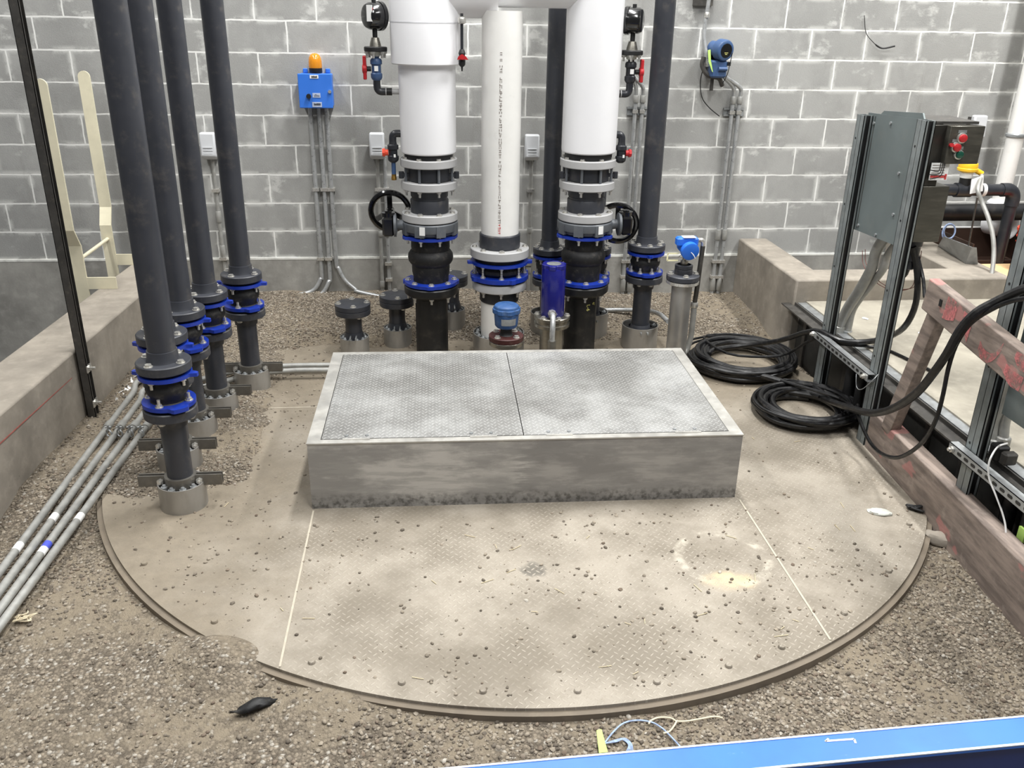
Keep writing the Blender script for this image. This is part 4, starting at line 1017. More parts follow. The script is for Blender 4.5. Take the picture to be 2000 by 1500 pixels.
b=B().hexa([(c.x-.085,-.175,z0-.03),(c.x-.068,-.175,z0-.03),(c.x-.068,-.171,z0-.03),(c.x-.085,-.171,z0-.03)],[(c.x-.098,-.175,z0+.045),(c.x-.08,-.175,z0+.05),(c.x-.08,-.171,z0+.05),(c.x-.098,-.171,z0+.045)])
b.hexa([(c.x-.052,-.175,z0-.095),(c.x-.047,-.175,z0-.095),(c.x-.047,-.171,z0-.095),(c.x-.052,-.171,z0-.095)],[(c.x-.085,-.175,z0-.03),(c.x-.066,-.175,z0-.03),(c.x-.066,-.171,z0-.03),(c.x-.085,-.171,z0-.03)])
part('lime_tag',b,M['lime'],t)
part('seal_wire',B().tube([hc+Vector((.07,-.05,-.02)),hc+Vector((.065,-.04,-.09)),hc+Vector((.05,-.05,-.16)),hc+Vector((.03,-.03,-.22))],.003,6,4),M['black'],t)
part('seal_tag',B().box(c.x+.056,c.x+.078,-.165,-.15,z0-.055,z0-.03),M['black'],t)
part('black_cable',B().tube([(c.x-.10,-.10,z0-.0),(c.x-.105,-.10,z0-.06),(c.x-.06,-.11,z0-.12),(c.x+.02,-.11,z0-.14),(c.x+.06,-.08,z0-.19)],.016,10,5),M['strut_dark'],t)
pts=[at(1373,135,y=-.06),at(1368,160,y=-.04),at(1371,190,y=-.03),at(1385,210,y=-.03),at(1405,227,y=-.03)]
part('thin_lead',B().tube(pts,.0035,6,5),M['black'],t)
# ---- alarm box with amber beacon
c=at(616,178,y=-.14); w,h=.108,.107
x0,x1,z0,z1=c.x-w,c.x+w,c.z-h,c.z+h
t=thing('alarm_box','blue alarm box with an amber beacon on top, on the block wall','alarm box',(c.x,0,z0))
part('box',B().box(x0,x1,-.13,-.0,z0,z1,.006),M['blue_box'],t)
dr=part('door',B().box(x0-.004,x1+.004,-.142,-.131,z0-.004,z1+.004,.004),M['blue_box'],t)
for k in (.16,.86):
    xx=x0+(x1-x0)*k; part('mounting_ear',B().box(xx-.016,xx+.016,-.012,-.002,z1,z1+.03,.004),M['blue_box'],t)
part('beacon_base',B().lathe([(.042,z1+.005),(.044,z1+.009),(.044,z1+.036),(.041,z1+.038)],(c.x+.004,-.075),28),M['black'],t)
part('beacon_lens',B().lathe([(.043,z1+.037),(.045,z1+.045),(.044,z1+.08),(.04,z1+.104),(.03,z1+.121),(.015,z1+.129),(0,z1+.131)],(c.x+.004,-.075),28,False),M['amber'],t)
part('button',B().cyl((x0+.062,-.14,z0+.075),(x0+.062,-.165,z0+.075),.016,.015,seg=18),M['black'],dr)
part('lock',B().cyl((x1-.012,-.14,z0+.105),(x1-.012,-.155,z0+.105),.011,seg=14),M['chrome'],dr)
for nm,xa,za_,ww,hh,mt,rows in (('name_label',.078,.188,.056,.022,'label_white',((.2,.8),)),('small_label',.088,.066,.052,.029,'label_grey',((.3,.45),(.62,.72))),('bottom_label',.082,.004,.064,.033,'label_grey',((.35,.8),))):
    lb=part(nm,B().box(x0+xa,x0+xa+ww,-.1445,-.1425,z0+za_,z0+za_+hh),M[mt],dr)
    b=B(); rp=random.Random(len(nm))
    for a_,e_ in rows:
        xx=x0+xa+ww*.18
        while xx<x0+xa+ww*.84:
            sx_=ww*rp.uniform(.05,.12); b.box(xx,xx+sx_,-.146,-.1448,z0+za_+hh*a_,z0+za_+hh*e_*rp.uniform(.85,1)); xx+=sx_*1.3
    part('label_print',b,M['ink'],lb)
# wire stub hanging on the wall
pts=[at(1688,30,y=-.012),at(1691,62,y=-.012),at(1703,80,y=-.02),at(1722,94,y=-.03),at(1748,90,y=-.05)]
solo('wire_stub',B().tube(pts,lambda u:.0025 if u<.6 else .006,8,6),M['black'],'thin curved black wire stub hanging on the upper right block wall','wire')
# ---- big white pipe on the far right of the wall
p0=at(1953,395,y=-.22)
t=thing('white_drain_pipe','white plastic pipe going up the block wall at the right edge','pipe',(p0.x,-.22,p0.z-.05))
rr=.058
part('pipe',B().lathe([(rr,p0.z-.03),(rr,1.2)],(p0.x,-.22),32),M['white_pvc'],t)
part('clamp',B().lathe([(rr+.004,at(1978,268,y=-.22).z),(rr+.012,at(1978,266,y=-.22).z),(rr+.012,at(1978,262,y=-.22).z),(rr+.004,at(1978,260,y=-.22).z)],(p0.x,-.22),32),M['galv'],t)
part('wide_foot',B().lathe([(.09,p0.z-.06),(.088,p0.z+.0),(.07,p0.z+.02)],(p0.x,-.22),32),M['white_plastic'],t)
# ================================================================ left side
xl=-.515
def channel(b,x,y,z0,z1,w=.041,side=1):
    """strut channel standing up: open face towards -y"""
    t_=.003
    b.box(x-w/2,x+w/2,y+w/2-t_,y+w/2,z0,z1); b.box(x-w/2,x-w/2+t_,y-w/2,y+w/2,z0,z1); b.box(x+w/2-t_,x+w/2,y-w/2,y+w/2,z0,z1)
    b.box(x-w/2,x-w/2+.01,y-w/2,y-w/2+t_,z0,z1); b.box(x+w/2-.01,x+w/2,y-w/2,y-w/2+t_,z0,z1)
    return b
px_,py_=xl+.003,-1.945
t=thing('strut_post','tall dark strut post bolted to the low left concrete wall','post',(px_,py_,-2.03))
w=.05
b=B().box(px_-.022,px_+.022,py_-.025,py_-.022,-2.03,1.6); b.box(px_-.022,px_-.019,py_-.025,py_+.025,-2.03,1.6); b.box(px_+.019,px_+.022,py_-.025,py_-.012,-2.03,1.6); b.box(px_-.022,px_+.022,py_+.022,py_+.025,-2.03,1.6)
part('channel',b,M['strut_dark'],t)
for zb_ in (-1.70,-1.90):
    bb=B().cyl((px_+.0,py_+.0,zb_),(px_+.055,py_,zb_),.007,seg=8); bb.cyl((px_+.022,py_,zb_),(px_+.034,py_,zb_),.016,seg=6); bb.box(px_+.019,px_+.024,py_-.03,py_+.03,zb_-.02,zb_+.02)
    part('bolt',bb,M['chrome'],t)
# ladder rails beyond the wall
LX=-1.05
def lp(px,py): 
    p=at(px,py,x=LX); return p
t=thing('ladder','cream painted steel ladder with two tall flat handrails beyond the left concrete wall','ladder',(LX,-.12,-2.8))
yn,yf=-.40,.14
yn=-.62; yf=-.10
k=(lp(156,530).y,lp(212,505).y)
LX=-.885
yn,yf=lp(150,500).y,lp(211,470).y
ztop=lp(85,155).z
def rail(y,out,label=None):
    hw_=.038
    b=B(); zs=[(-3.4,y),(lp(150,478).z,y),(lp(135,452).z+.01,y+out),(ztop-.03,y+out)]
    for (z0,y0),(z1,y1) in zip(zs[:-1],zs[1:]):
        b.hexa([(LX-hw_,y0-.006,z0),(LX+hw_,y0-.006,z0),(LX+hw_,y0+.006,z0),(LX-hw_,y0+.006,z0)],[(LX-hw_,y1-.006,z1),(LX+hw_,y1-.006,z1),(LX+hw_,y1+.006,z1),(LX-hw_,y1+.006,z1)])
    yy=y+out; zt=ztop-.03
    o=[(LX+hw_*math.cos(PI*q/12),zt+hw_*math.sin(PI*q/12)) for q in range(13)]
    n=len(o); b.add([(x,yy-.006,z) for x,z in o]+[(x,yy+.006,z) for x,z in o],[tuple(range(n)),tuple(range(2*n-1,n-1,-1))]+[(q+1,q,n+q,n+q+1) for q in range(n-1)])
    part('handrail',b,M['cream'],t)
rail(yn,-.07); rail(yf,.06)
for zr in (lp(160,500).z-.01,-1.93,-2.23,-2.53): part('rung',B().cyl((LX,yn,zr),(LX,yf,zr),.012,seg=12),M['cream'],t)
for yy in (yn,yf):
    zb_=-1.558
    part('wall_bracket',B().box(LX+.02,LX+.215,yy-.005,yy+.005,zb_-.041,zb_+.036),M['cream'],t)
# conduits along the ground by the left wall
t0=None
ends=[((0,1122),(262,772)),((0,1160),(275,788)),((0,1196),(290,802)),((0,1228),(305,815))]
labs=['leftmost of four grey conduits on the gravel by the left wall','second from left of four grey conduits on the gravel','third from left of the gravel conduits, with a blue tape band','rightmost of four grey conduits on the gravel, nearest the plate']
tapes=[[(30,1075,.05,'label_white')],[(95,1018,.05,'label_white')],[(90,1072,.04,'tape_blue'),(84,1082,.045,'label_white')],[(148,1018,.05,'label_white')]]
M['tape_blue']=simple('blue_tape',(72,84,190),.5)
def gpt(px,py): return at(px,py,z=-1.985)
fan=[((-.14,-1.15),(-.22,-.75),(-.27,-.40)),((-.08,-1.2),(-.17,-.75),(-.22,-.40)),((.12,-1.44),(.4,-1.36),(.79,-1.36)),((.16,-1.55),(.42,-1.44),(.79,-1.44))]
for i,((a_,b_),lb) in enumerate(zip(ends,labs)):
    p0=gpt(*a_); p1=gpt(*b_); d=(p1-p0); 
    zf=-1.975
    start=p0-d*.25; start.z=zf
    pA=p0.copy(); pA.z=zf; pB=p1.copy(); pB.z=-1.965
    pts=[start,pA]+[pA.lerp(pB,q/6) for q in range(1,7)]
    ex=pB+d.normalized()*.16; ex.z=-1.95
    pts.append(ex)
    if i<2: pts+= [Vector((x,y,-1.925+.012*q)) for q,(x,y) in enumerate(fan[i])]
    else: pts+= [Vector((x,y,-1.945)) for x,y in fan[i]]
    c=pA
    t=thing('ground_conduit',lb,'conduit',(c.x,c.y,-2.0),'conduits on the gravel by the left wall')
    part('tube',B().tube([tuple(v) for v in pts],.0165,12,4),M['conduit_dull'],t)
    dn=d.normalized()
    for (tx,ty,ln,mt) in tapes[i]:
        q=gpt(tx,ty); s_=(q-p0).dot(d)/d.dot(d); q=pA.lerp(pB,s_)
        part('tape',B().cyl(q-dn*ln/2,q+dn*ln/2,.0172,seg=14),M[mt],t,'white label band' if mt=='label_white' else 'blue tape band')
    q=gpt(210+i*20,838); s_=(q-p0).dot(d)/d.dot(d); q=pA.lerp(pB,s_)
    part('coupling',B().cyl(q-dn*.03,q+dn*.03,.022,seg=14),M['conduit_dull'],t)
    bb=B().cyl(q+dn*.02-Vector((0,0,.03)),q+dn*.02+Vector((0,0,.024)),.024,seg=10); 
q0=at(183,860,z=-1.995); q1=at(298,860,z=-1.995)
t=thing('strut_bracket','low strut bracket under the four conduits on the gravel','bracket',tuple((q0+q1)/2))
b=B().bar(q0+Vector((0,-.02,-.012)),q1+Vector((0,-.02,-.012)),.006,.03); b.bar(q0+Vector((0,.02,-.012)),q1+Vector((0,.02,-.012)),.006,.03); b.bar(q0+Vector((0,0,-.026)),q1+Vector((0,0,-.026)),.04,.004); part('strut_channel',b,M['galv'],t)
for i in range(4):
    q=at(213+21*i,846,z=-1.95); 
    bb=B().torus(q,.02,.004,(.55,.83,0),20,6); bb.cyl(q+Vector((0,0,.018)),q+Vector((0,0,.045)),.006,seg=8); bb.cyl(q+Vector((-.014,0,.034)),q+Vector((.016,0,.034)),.005,seg=8)
    part('conduit_clamp',bb,M['galv'],t)
# tangle of white string and a dark scrap
def heap(name,c,n,rad,r,m,label,cat,seed,zb=.01):
    rp=random.Random(seed); P=[]
    for q in range(n): P.append((c.x+rp.gauss(0,rad),c.y+rp.gauss(0,rad*.7),c.z+zb+abs(rp.gauss(0,zb))))
    return solo(name,B().tube(P,r,6,5),m,label,cat)
heap('string_tangle',at(45,1212,z=-2.03),26,.022,.0022,M['white_string'],'small tangle of white fibre on the gravel at the left edge','string',4,.008)
c=at(497,1384,z=-2.03); b=B(); rp=random.Random(2)
vs=[];n=9
for j in range(6):
    for i in range(n):
        u=i/(n-1)-.5; v=j/5-.5
        vs.append((c.x+u*.115+v*.03,c.y+v*.07*(1-abs(u)*1.2)+.02*u,c.z+.012+.022*math.cos(v*3)*math.cos(u*4)+rp.uniform(-.004,.006)))
fs=[(j*n+i,j*n+i+1,(j+1)*n+i+1,(j+1)*n+i) for j in range(5) for i in range(n-1)]
b.add(vs,fs); o=solo('rubber_scrap',b,M['rubber'],'crumpled dark rubber scrap on the sand in front of the round plate','scrap')
sm=o.modifiers.new('solid','SOLIDIFY'); sm.thickness=.004
# plastic litter along the foot of the left wall
litter=B(); rp=random.Random(9)
for q in range(46):
    u=rp.random(); p=at(235+75*u+rp.uniform(-12,12),775-60*u+rp.uniform(-14,14),z=-1.985)
    s_=rp.uniform(.008,.028); an=rp.uniform(0,6.3)
    dx,dy=math.cos(an)*s_,math.sin(an)*s_
    if p.x<wl(p.y)+.03: continue
    litter.hexa([(p.x-dx,p.y-dy,p.z),(p.x+dy*.5,p.y-dx*.5,p.z+rp.uniform(0,.02)),(p.x+dx,p.y+dy,p.z+rp.uniform(0,.025)),(p.x-dy*.5,p.y+dx*.5,p.z)],[(p.x-dx,p.y-dy,p.z+.002),(p.x+dy*.5,p.y-dx*.5,p.z+.012),(p.x+dx,p.y+dy,p.z+.02),(p.x-dy*.5,p.y+dx*.5,p.z+.004)])
solo('plastic_litter',litter,M['label_white'],'shredded pale plastic litter along the foot of the left wall','litter',kind='stuff')

# ================================================================ right side: strut frame, panel, enclosure
XP=3.615
def post(y,z1,label):
    t=thing('strut_post',label,'post',(XP,y,-2.04),'strut posts on the right')
    w=.0205; th=.003
    b=B()
    # back-to-back channel seen side on: a solid web towards the pit with an open slot facing the camera
    for yc in (y-.0225,y+.0225):
        b.box(XP-w,XP+w,yc-.0015,yc+.0015,-2.04,z1) if False else None
    b.box(XP+.020,XP+.0235,y-.041,y+.041,-2.04,z1)
    b.box(XP-.0235,XP-.020,y-.041,y+.041,-2.04,z1)
    b.box(XP-.0235,XP+.0235,y+.038,y+.041,-2.04,z1)
    b.box(XP-.0235,XP+.0235,y-.0015,y+.0015,-2.04,z1)
    b.box(XP-.0235,XP-.012,y-.041,y-.038,-2.04,z1); b.box(XP+.012,XP+.0235,y-.041,y-.038,-2.04,z1)
    part('channel',b,M['strut'],t)
    part('slot_shade',B().box(XP-.020,XP+.020,y-.030,y-.027,-2.03,z1-.002),M['black'],t,'black strip painting the shade in the channel slot')  # black strip paints the shade inside the open channel
    for q in range(4): 
        z=z1-.12-.35*q; part('hole',B().cyl((XP-.0245,y+.018,z),(XP-.0232,y+.018,z),.006,seg=10),M['black'],t)
    return t
P1y,P2y,P3y,P4y=-1.875,-2.47,-3.345,-3.95
post(P1y,-.385,'strut post at the far side of the grey green panel')
post(P2y,-.345,'strut post at the near side of the grey green panel')
post(P3y,-.40,'strut post behind the upper wooden rail at the right edge')
def prail(y0,y1,label):
    t=thing('strut_rail',label,'strut rail',(3.565,(y0+y1)/2,-1.62),'perforated strut rails across the posts')
    x0,x1=3.548,3.590; z0,z1=-1.640,-1.598
    b=B().box(x0,x0+.003,y0,y1,z0,z1); b.box(x0,x1,y0,y1,z1-.003,z1); b.box(x0,x1,y0,y1,z0,z0+.003); b.box(x1-.003,x1,y0,y1,z0,z0+.01); b.box(x1-.003,x1,y0,y1,z1-.01,z1)
    part('channel',b,M['galv'],t)
    n=int((y1-y0)/.05)
    for k in range(1,n):
        y=y0+k*.05+.01; bb=B().tube([(x0-.0008,y-.009,-1.619),(x0-.0008,y+.009,-1.619)],.0001,4); 
        o=[(y+(.0085 if math.cos(a)>0 else -.0085)+.007*math.cos(a),-1.619+.007*math.sin(a)) for a in [2*PI*q/16+.01 for q in range(16)]]
        h=B(); h.add([(x0-.001,yy,zz_) for yy,zz_ in o]+[(x0+.001,yy,zz_) for yy,zz_ in o],[tuple(range(16)),tuple(range(31,15,-1))]+[(q,16+q,16+(q+1)%16,(q+1)%16) for q in range(16)])
        part('slot',h,M['black'],t)
    for y in (y0+.03,y1-.03):
        bb=B().cyl((x0-.022,y,-1.619),(x0,y,-1.619),.008,seg=8); bb.cyl((x0-.012,y,-1.619),(x0-.001,y,-1.619),.015,seg=6); part('bolt',bb,M['chrome'],t)
prail(-2.50,-1.80,'perforated strut rail in front of the posts of the grey green panel')
prail(-4.3,-3.26,'perforated strut rail at the right edge, with the thin pale cable over it')
# angle irons along the slab edge
t=thing('edge_angle','steel angle along the edge of the raised slab at right','angle iron',(3.68,-2.5,-1.66))
b=B().box(3.645,3.72,-5.5,-1.10,-1.672,-1.664); b.box(3.715,3.722,-5.5,-1.10,-1.672,-1.645)
part('front_leg',b,M['strut_dark'],t)
b=B().box(3.735,3.80,-5.5,-1.152,-1.66,-1.648); part('rear_leg',b,M['galv'],t)
# dark sheet steel under the slab edge
t=thing('edge_skirt','dark steel skirt below the raised slab edge, behind the strut posts','steel skirt',(3.76,-3,-2.0))
b=B().box(3.755,3.775,-5.5,-1.16,-2.06,-1.67); part('sheet',b,simple('dark_skirt',(58,57,54),.7,.2,.2,6,.15,(110,104,94)),t)
for k in range(14):
    y=-1.3-.3*k; part('rib',B().box(3.738,3.755,y-.02,y+.02,-2.05,-1.69),M['strut_dark'],t)
def drop(y,x,r,label):
    t=thing('dark_conduit',label,'conduit',(x,y,-2.05),'dark conduits going down in front of the slab edge'); part('tube',B().lathe([(r,-2.06),(r,-1.70)],(x,y),14),M['black'],t); part('coupling',B().lathe([(r,-1.99),(r+.006,-1.985),(r+.006,-1.93),(r,-1.925)],(x,y),14),M['black'],t)
drop(-2.06,3.70,.034,'dark conduit below the slab edge, left of the two between the panel posts')
drop(-2.18,3.70,.026,'dark conduit below the slab edge, right of the two between the panel posts')
drop(-3.52,3.70,.03,'dark conduit below the slab edge behind the lower rail, left of two')
drop(-3.66,3.69,.034,'dark conduit behind the lower rail carrying the yellow green marker')
q=B().box(3.647,3.657,-3.70,-3.66,-1.83,-1.775); solo('lime_marker',q,M['lime'],'small yellow green marker on the dark conduit behind the lower rail','marker')
# backing panel
t=thing('back_panel','grey green sheet metal panel held between two strut posts','panel',(XP,-2.17,-.98))
x0=XP+.026
b=B()
ya,yb=P1y+.02,P2y-.02
# sheet with cut lower corner and a slightly bowed top lip
b.hexa([(x0,yb+.0,-.955),(x0+.006,yb,-.955),(x0+.006,ya,-.985),(x0,ya,-.985)],[(x0,yb,-.345),(x0+.006,yb,-.345),(x0+.006,ya,-.375),(x0,ya,-.375)])
part('sheet',b,M['panel_green'],t)
b=B().hexa([(x0+.01,yb+.10,-.36),(x0+.018,yb+.10,-.36),(x0+.018,ya-.10,-.38),(x0+.01,ya-.10,-.38)],[(x0+.01,yb+.13,-.325),(x0+.018,yb+.13,-.325),(x0+.018,ya-.14,-.352),(x0+.01,ya-.14,-.352)])
part('top_lip',b,M['panel_green'],t)
for y,z in ((ya-.08,-.42),(ya-.25,-.40),(yb+.1,-.40),(ya-.1,-.95),(ya-.3,-.955),(yb+.22,-.62),(yb+.2,-.82)): part('screw',B().cyl((x0-.006,y,z),(x0,y,z),.008,seg=10),M['galv'],t)
part('fold_line',B().box(x0-.0016,x0-.0004,ya-.085,ya-.081,-.97,-.385),M['strut_dark'],t)
# second panel at the right edge
t=thing('back_panel','grey green panel edge at the right border of the photo','panel',(XP,-3.6,-1.4)); part('sheet',B().box(XP+.03,XP+.036,-4.0,-3.40,-1.40,-.5),M['panel_green'],t)
M['dark_steel']=simple('dark_stainless',(86,84,77),.35,.6,.15,4,.12,stretch=(1,1,6))
# enclosure with push buttons
t=thing('control_enclosure','dark stainless control enclosure with red and green push buttons, behind the grey green panel','control box',(3.75,-2.15,-.93))
part('cabinet',B().box(3.665,3.84,-2.40,-1.95,-.935,-.66),M['dark_steel'],t,bevel=.004)
part('cabinet_top',B().box(3.665,3.77,-2.395,-1.95,-.66,-.375),simple('grey_steel',(64,62,58),.4,.7,.1,5),t,bevel=.003)
part('rain_lip',B().box(3.66,3.93,-2.38,-2.12,-.372,-.36),M['strut_dark'],t)
bp=part('button_plate',B().box(3.765,3.935,-2.43,-2.36,-.55,-.375),M['dark_steel'],t,bevel=.003)
for nm,px,py,m,r,lab in (('push_button',1880,270,'red',.019,'upper red push button'),('push_button',1868,288,'red',.019,'lower red mushroom button with bright collar'),('push_button',1873,302,'green',.018,'green push button')):
    M.setdefault('green',simple('green_button',(18,72,56),.3))
    c=at(px,py,y=-2.44)
    q=part(nm,B().prof_along((c.x,-2.432,c.z),(c.x,-2.5,c.z),[(0,r),(.02,r*.95),(.022,r*.7),(.024,0)],18),M[m],bp,lab)
    part('collar',B().prof_along((c.x,-2.431,c.z),(c.x,-2.5,c.z),[(0,r*1.3),(.010,r*1.25),(.011,r*1.05)],20),M['chrome'],q)
    part('button_label',B().box(c.x-.022,c.x+.02,-2.4325,-2.431,c.z+.022,c.z+.036),M['strut'],q)
c=at(1866,286,y=-2.44); part('lamp_stem',B().cyl((c.x-.02,-2.432,c.z+.004),(c.x-.036,-2.47,c.z+.01),.009,seg=10),M['red'],bp)
c0=at(1820,318,y=-2.41); c1=at(1848,352,y=-2.41)
k=part('schedule_sheet',B().box(c0.x,c1.x,-2.412,-2.409,c1.z,c0.z),M['label_white'],t,'white printed sheet')
b=B();b2_=B()
for q in range(5): b.box(c0.x+.006,c1.x-.02,-2.4135,-2.4125,c0.z-.012-.012*q,c0.z-.009-.012*q)
b2_.box(c0.x+.004,c1.x-.012,-2.4135,-2.4125,c1.z+.012,c1.z+.024); b2_.box(c1.x-.014,c1.x-.004,-2.4135,-2.4125,c1.z+.004,c1.z+.03)
part('print_lines',b,M['ink_soft'],k); part('red_print',b2_,M['ink_red'],k)
b=B()
for q in range(3):
    a_=at(1838+4*q,318,y=-2.43); e_=at(1816,332+9*q,y=-2.43); b.tube([a_,a_.lerp(e_,.5)+Vector((.015,-.01,-.02)),e_],.0022,6,6)
part('loose_wires',b,M['black'],t)
b=B().lathe([(.03,-1.105),(.036,-1.10),(.036,-1.06),(.046,-1.055),(.046,-.985),(.052,-.98),(.052,-.935)],(3.78,-2.27),24); part('cable_gland',b,M['pvc_dark'],t)
part('gland_tail',B().lathe([(.012,-1.15),(.02,-1.135),(.026,-1.105)],(3.77,-2.27),16),M['black'],t)
# conduits from the panel down to the slab
def pc(px,py,x=3.76): return at(px,py,x=x)
ptsA=[(3.76,-2.06,-.96),pc(1712,490),pc(1702,525),pc(1680,565),pc(1657,600),pc(1643,630),pc(1637,655),(3.76,-1.74,-1.70)]
t=thing('rigid_conduit','thick grey bent conduit from the grey green panel down to the slab, left of two','conduit',(3.76,-1.74,-1.66),'bent conduits below the grey green panel')
part('tube',B().tube(ptsA,.030,16,6),M['conduit_dull'],t); q=pc(1637,652); part('coupling',B().lathe([(.034,q.z-.015),(.039,q.z-.01),(.039,q.z+.05),(.034,q.z+.055)],(q.x,q.y),18),M['conduit_dull'],t)
ptsB=[(3.80,-2.12,-.98),pc(1733,500,3.80),pc(1725,525,3.80),pc(1700,558,3.80),pc(1668,600,3.80),pc(1658,635,3.80),pc(1654,660,3.80),(3.80,-1.79,-1.70)]
t=thing('rigid_conduit','slimmer grey bent conduit below the grey green panel, right of two','conduit',(3.80,-1.78,-1.66),'bent conduits below the grey green panel')
part('tube',B().tube(ptsB,.021,14,6),M['conduit_dull'],t); q=pc(1653,655,3.80); part('coupling',B().lathe([(.024,q.z-.02),(.029,q.z-.015),(.029,q.z+.03),(.024,q.z+.035)],(q.x,q.y),16),M['galv'],t)
for (x,dpx,r,lb) in ((3.80,0,.037,'thick grey bent conduit at the right edge, below the upper rail'),(3.83,24,.022,'slimmer grey bent conduit at the right edge, beside the thick one')):
    q=at(1933+dpx,868,x=x); pts=[(q.x,q.y,-1.70),(q.x,q.y,q.z+.02),at(1940+dpx,820,x=x),at(1958+dpx,780,x=x),at(1985+dpx,745,x=x),at(2030+dpx,700,x=x)]
    t=thing('rigid_conduit',lb,'conduit',(q.x,q.y,-1.66),'bent conduits at the right edge'); part('tube',B().tube(pts,r,16,6),M['conduit_dull'],t)
    part('coupling',B().lathe([(r+.004,q.z-.03),(r+.009,q.z-.025),(r+.009,q.z+.035),(r+.004,q.z+.04)],(q.x,q.y),18),M['conduit_dull'],t)
# black ground clamp near the rail
c=at(1952,880,x=3.70); t=thing('ground_clamp','black clamp on the perforated rail at the right edge','clamp',(c.x,c.y,c.z-.03)); part('body',B().box(c.x-.03,c.x+.03,c.y-.03,c.y+.03,c.z-.04,c.z+.03,.008),M['black'],t); part('jaw',B().box(c.x-.03,c.x+.03,c.y-.085,c.y-.045,c.z-.03,c.z+.025,.008),M['strut_dark'],t)

# ================================================================ barricade of weathered planks
def plank(name,a,b_,th,h,label,marks=()):
    """a,b_: bottom corners nearest the pit (x,y,z)"""
    a=Vector(a);b_=Vector(b_);d=(b_-a).normalized(); n=Vector((-d.y,d.x,0)).normalized()
    if n.x<0: n=-n
    t=thing(name,label,'rail',tuple((a+b_)/2),'weathered planks of the barricade')
    u=Vector((0,0,1)); u=(u-d*u.dot(d)).normalized()
    bb=B().hexa([a,b_,b_+n*th,a+n*th],[a+u*h,b_+u*h,b_+n*th+u*h,a+n*th+u*h]); part('board',bb,M['timber'],t,bevel=.006)
    for pts in marks:
        C_=catmull([Vector(q) for q in pts],5); mb=B(); L=[a+d*q.x+u*q.y-n*.0022 for q in C_]; W_=[q.z for q in C_]
        vs=[];fs=[]
        for (p,w_) in zip(L,W_): vs+=[p+u*w_,p-u*w_]
        for q in range(len(L)-1): fs.append((2*q,2*q+1,2*q+3,2*q+2))
        mb.add(vs,fs); part('paint_mark',mb,M['pink'],t,'pink spray paint mark')
    return t
plank('lower_rail',(3.592,-2.52,-2.055),(3.46,-4.75,-2.055),.085,.265,'lower weathered plank lying along the gravel beside the plate')
LU=[[(.36,.02,.0),(.375,.02,.045),(.40,.03,.06)],]
XU=3.50
A_=at(1797,600,x=XU)
A_=Vector((XU,-2.915,-1.105)); E_=Vector((XU,-4.9,-1.36))
E_=Vector((XU,-4.75,-1.33))
ol=lambda c,rx,rz,n=14,w_=.012: [(c[0]+rx*math.cos(2*PI*k/n),c[1]+rz*math.sin(2*PI*k/n),w_) for k in range(n+1)]
U=plank('upper_rail',A_,E_,.05,.145,'upper weathered plank with pink spray paint and cables hung over it',
 [[(.17,.085,.05),(.20,.09,.05),(.235,.095,.042),(.25,.09,.03)],[(.30,.10,.03),(.34,.085,.04),(.37,.07,.05)],
  [(.45,.05,.02),(.48,.03,.022),(.52,.03,.022),(.55,.05,.02),(.57,.085,.02),(.58,.11,.018)],
  [(.66,.12,.014),(.70,.11,.03),(.74,.115,.03)],[(.63,.045,.02),(.68,.03,.03),(.74,.035,.03)]])
part('knot_hole',B().bar(A_+Vector((-.0022,-.14,.055)),A_+Vector((-.0022,-.14,.085)),.018,.003,(1,0,0)),M['black'],U)
t=thing('brace_post','weathered brown post propping the upper plank, beside the coiled cable','post',(3.60,-2.72,-1.9),'weathered planks of the barricade')
p0=at(1748,815,x=3.60); p1=at(1833,612,x=3.565)
dd=(p1-p0); part('timber',B().bar(p0-dd*.15,p1+dd*.02,.085,.05,(1,0,0)),M['timber'],t,bevel=.004)
# concrete chunk and small stuff on the right
def rock(name,c,sx,sy,sz,m,label,cat,seed,rot=0):
    bb=B().ball((0,0,0),1,14,9); rp=random.Random(seed)
    vs=[]
    for x,y,z in bb.v:
        k=1+.28*noise.noise(Vector((x*1.7+seed,y*1.7,z*1.7))); mx=max(abs(x),abs(y),abs(z)); k*=.75+.25/mx*.8
        vs.append((x*sx*k,y*sy*k,z*sz*k))
    bb.v=vs; bb.spin(rot); bb.move(c); return solo(name,bb,m,label,cat)
rock('concrete_chunk',at(1832,1052,z=-2.02),.075,.038,.03,M['concrete'],'broken concrete chunk between the round plate and the lower plank','rubble',3,-.6)
rock('plastic_scrap',at(1718,1000,z=-1.995),.055,.03,.012,M['clear'],'clear crumpled plastic scrap on the right part of the round plate','scrap',8,-.3)
c=at(1690,847,z=-1.985); bb=B()
for k in range(6):
    a=2*PI*k/6; bb.cyl((c.x,c.y,c.z+.012),(c.x+.034*math.cos(a),c.y+.03*math.sin(a),c.z+.012+.015*math.sin(a*2)),.012,seg=8)
bb.ball((c.x,c.y,c.z+.015),.02,10,8); solo('star_knob',bb,M['black'],'black star shaped knob on the plate edge beside the smaller cable coil','knob')
c=at(1786,1000,z=-2.01); heap('dark_rag',c,18,.02,.006,M['rubber'],'small dark crumpled rag at the foot of the lower plank','rag',6,.012)

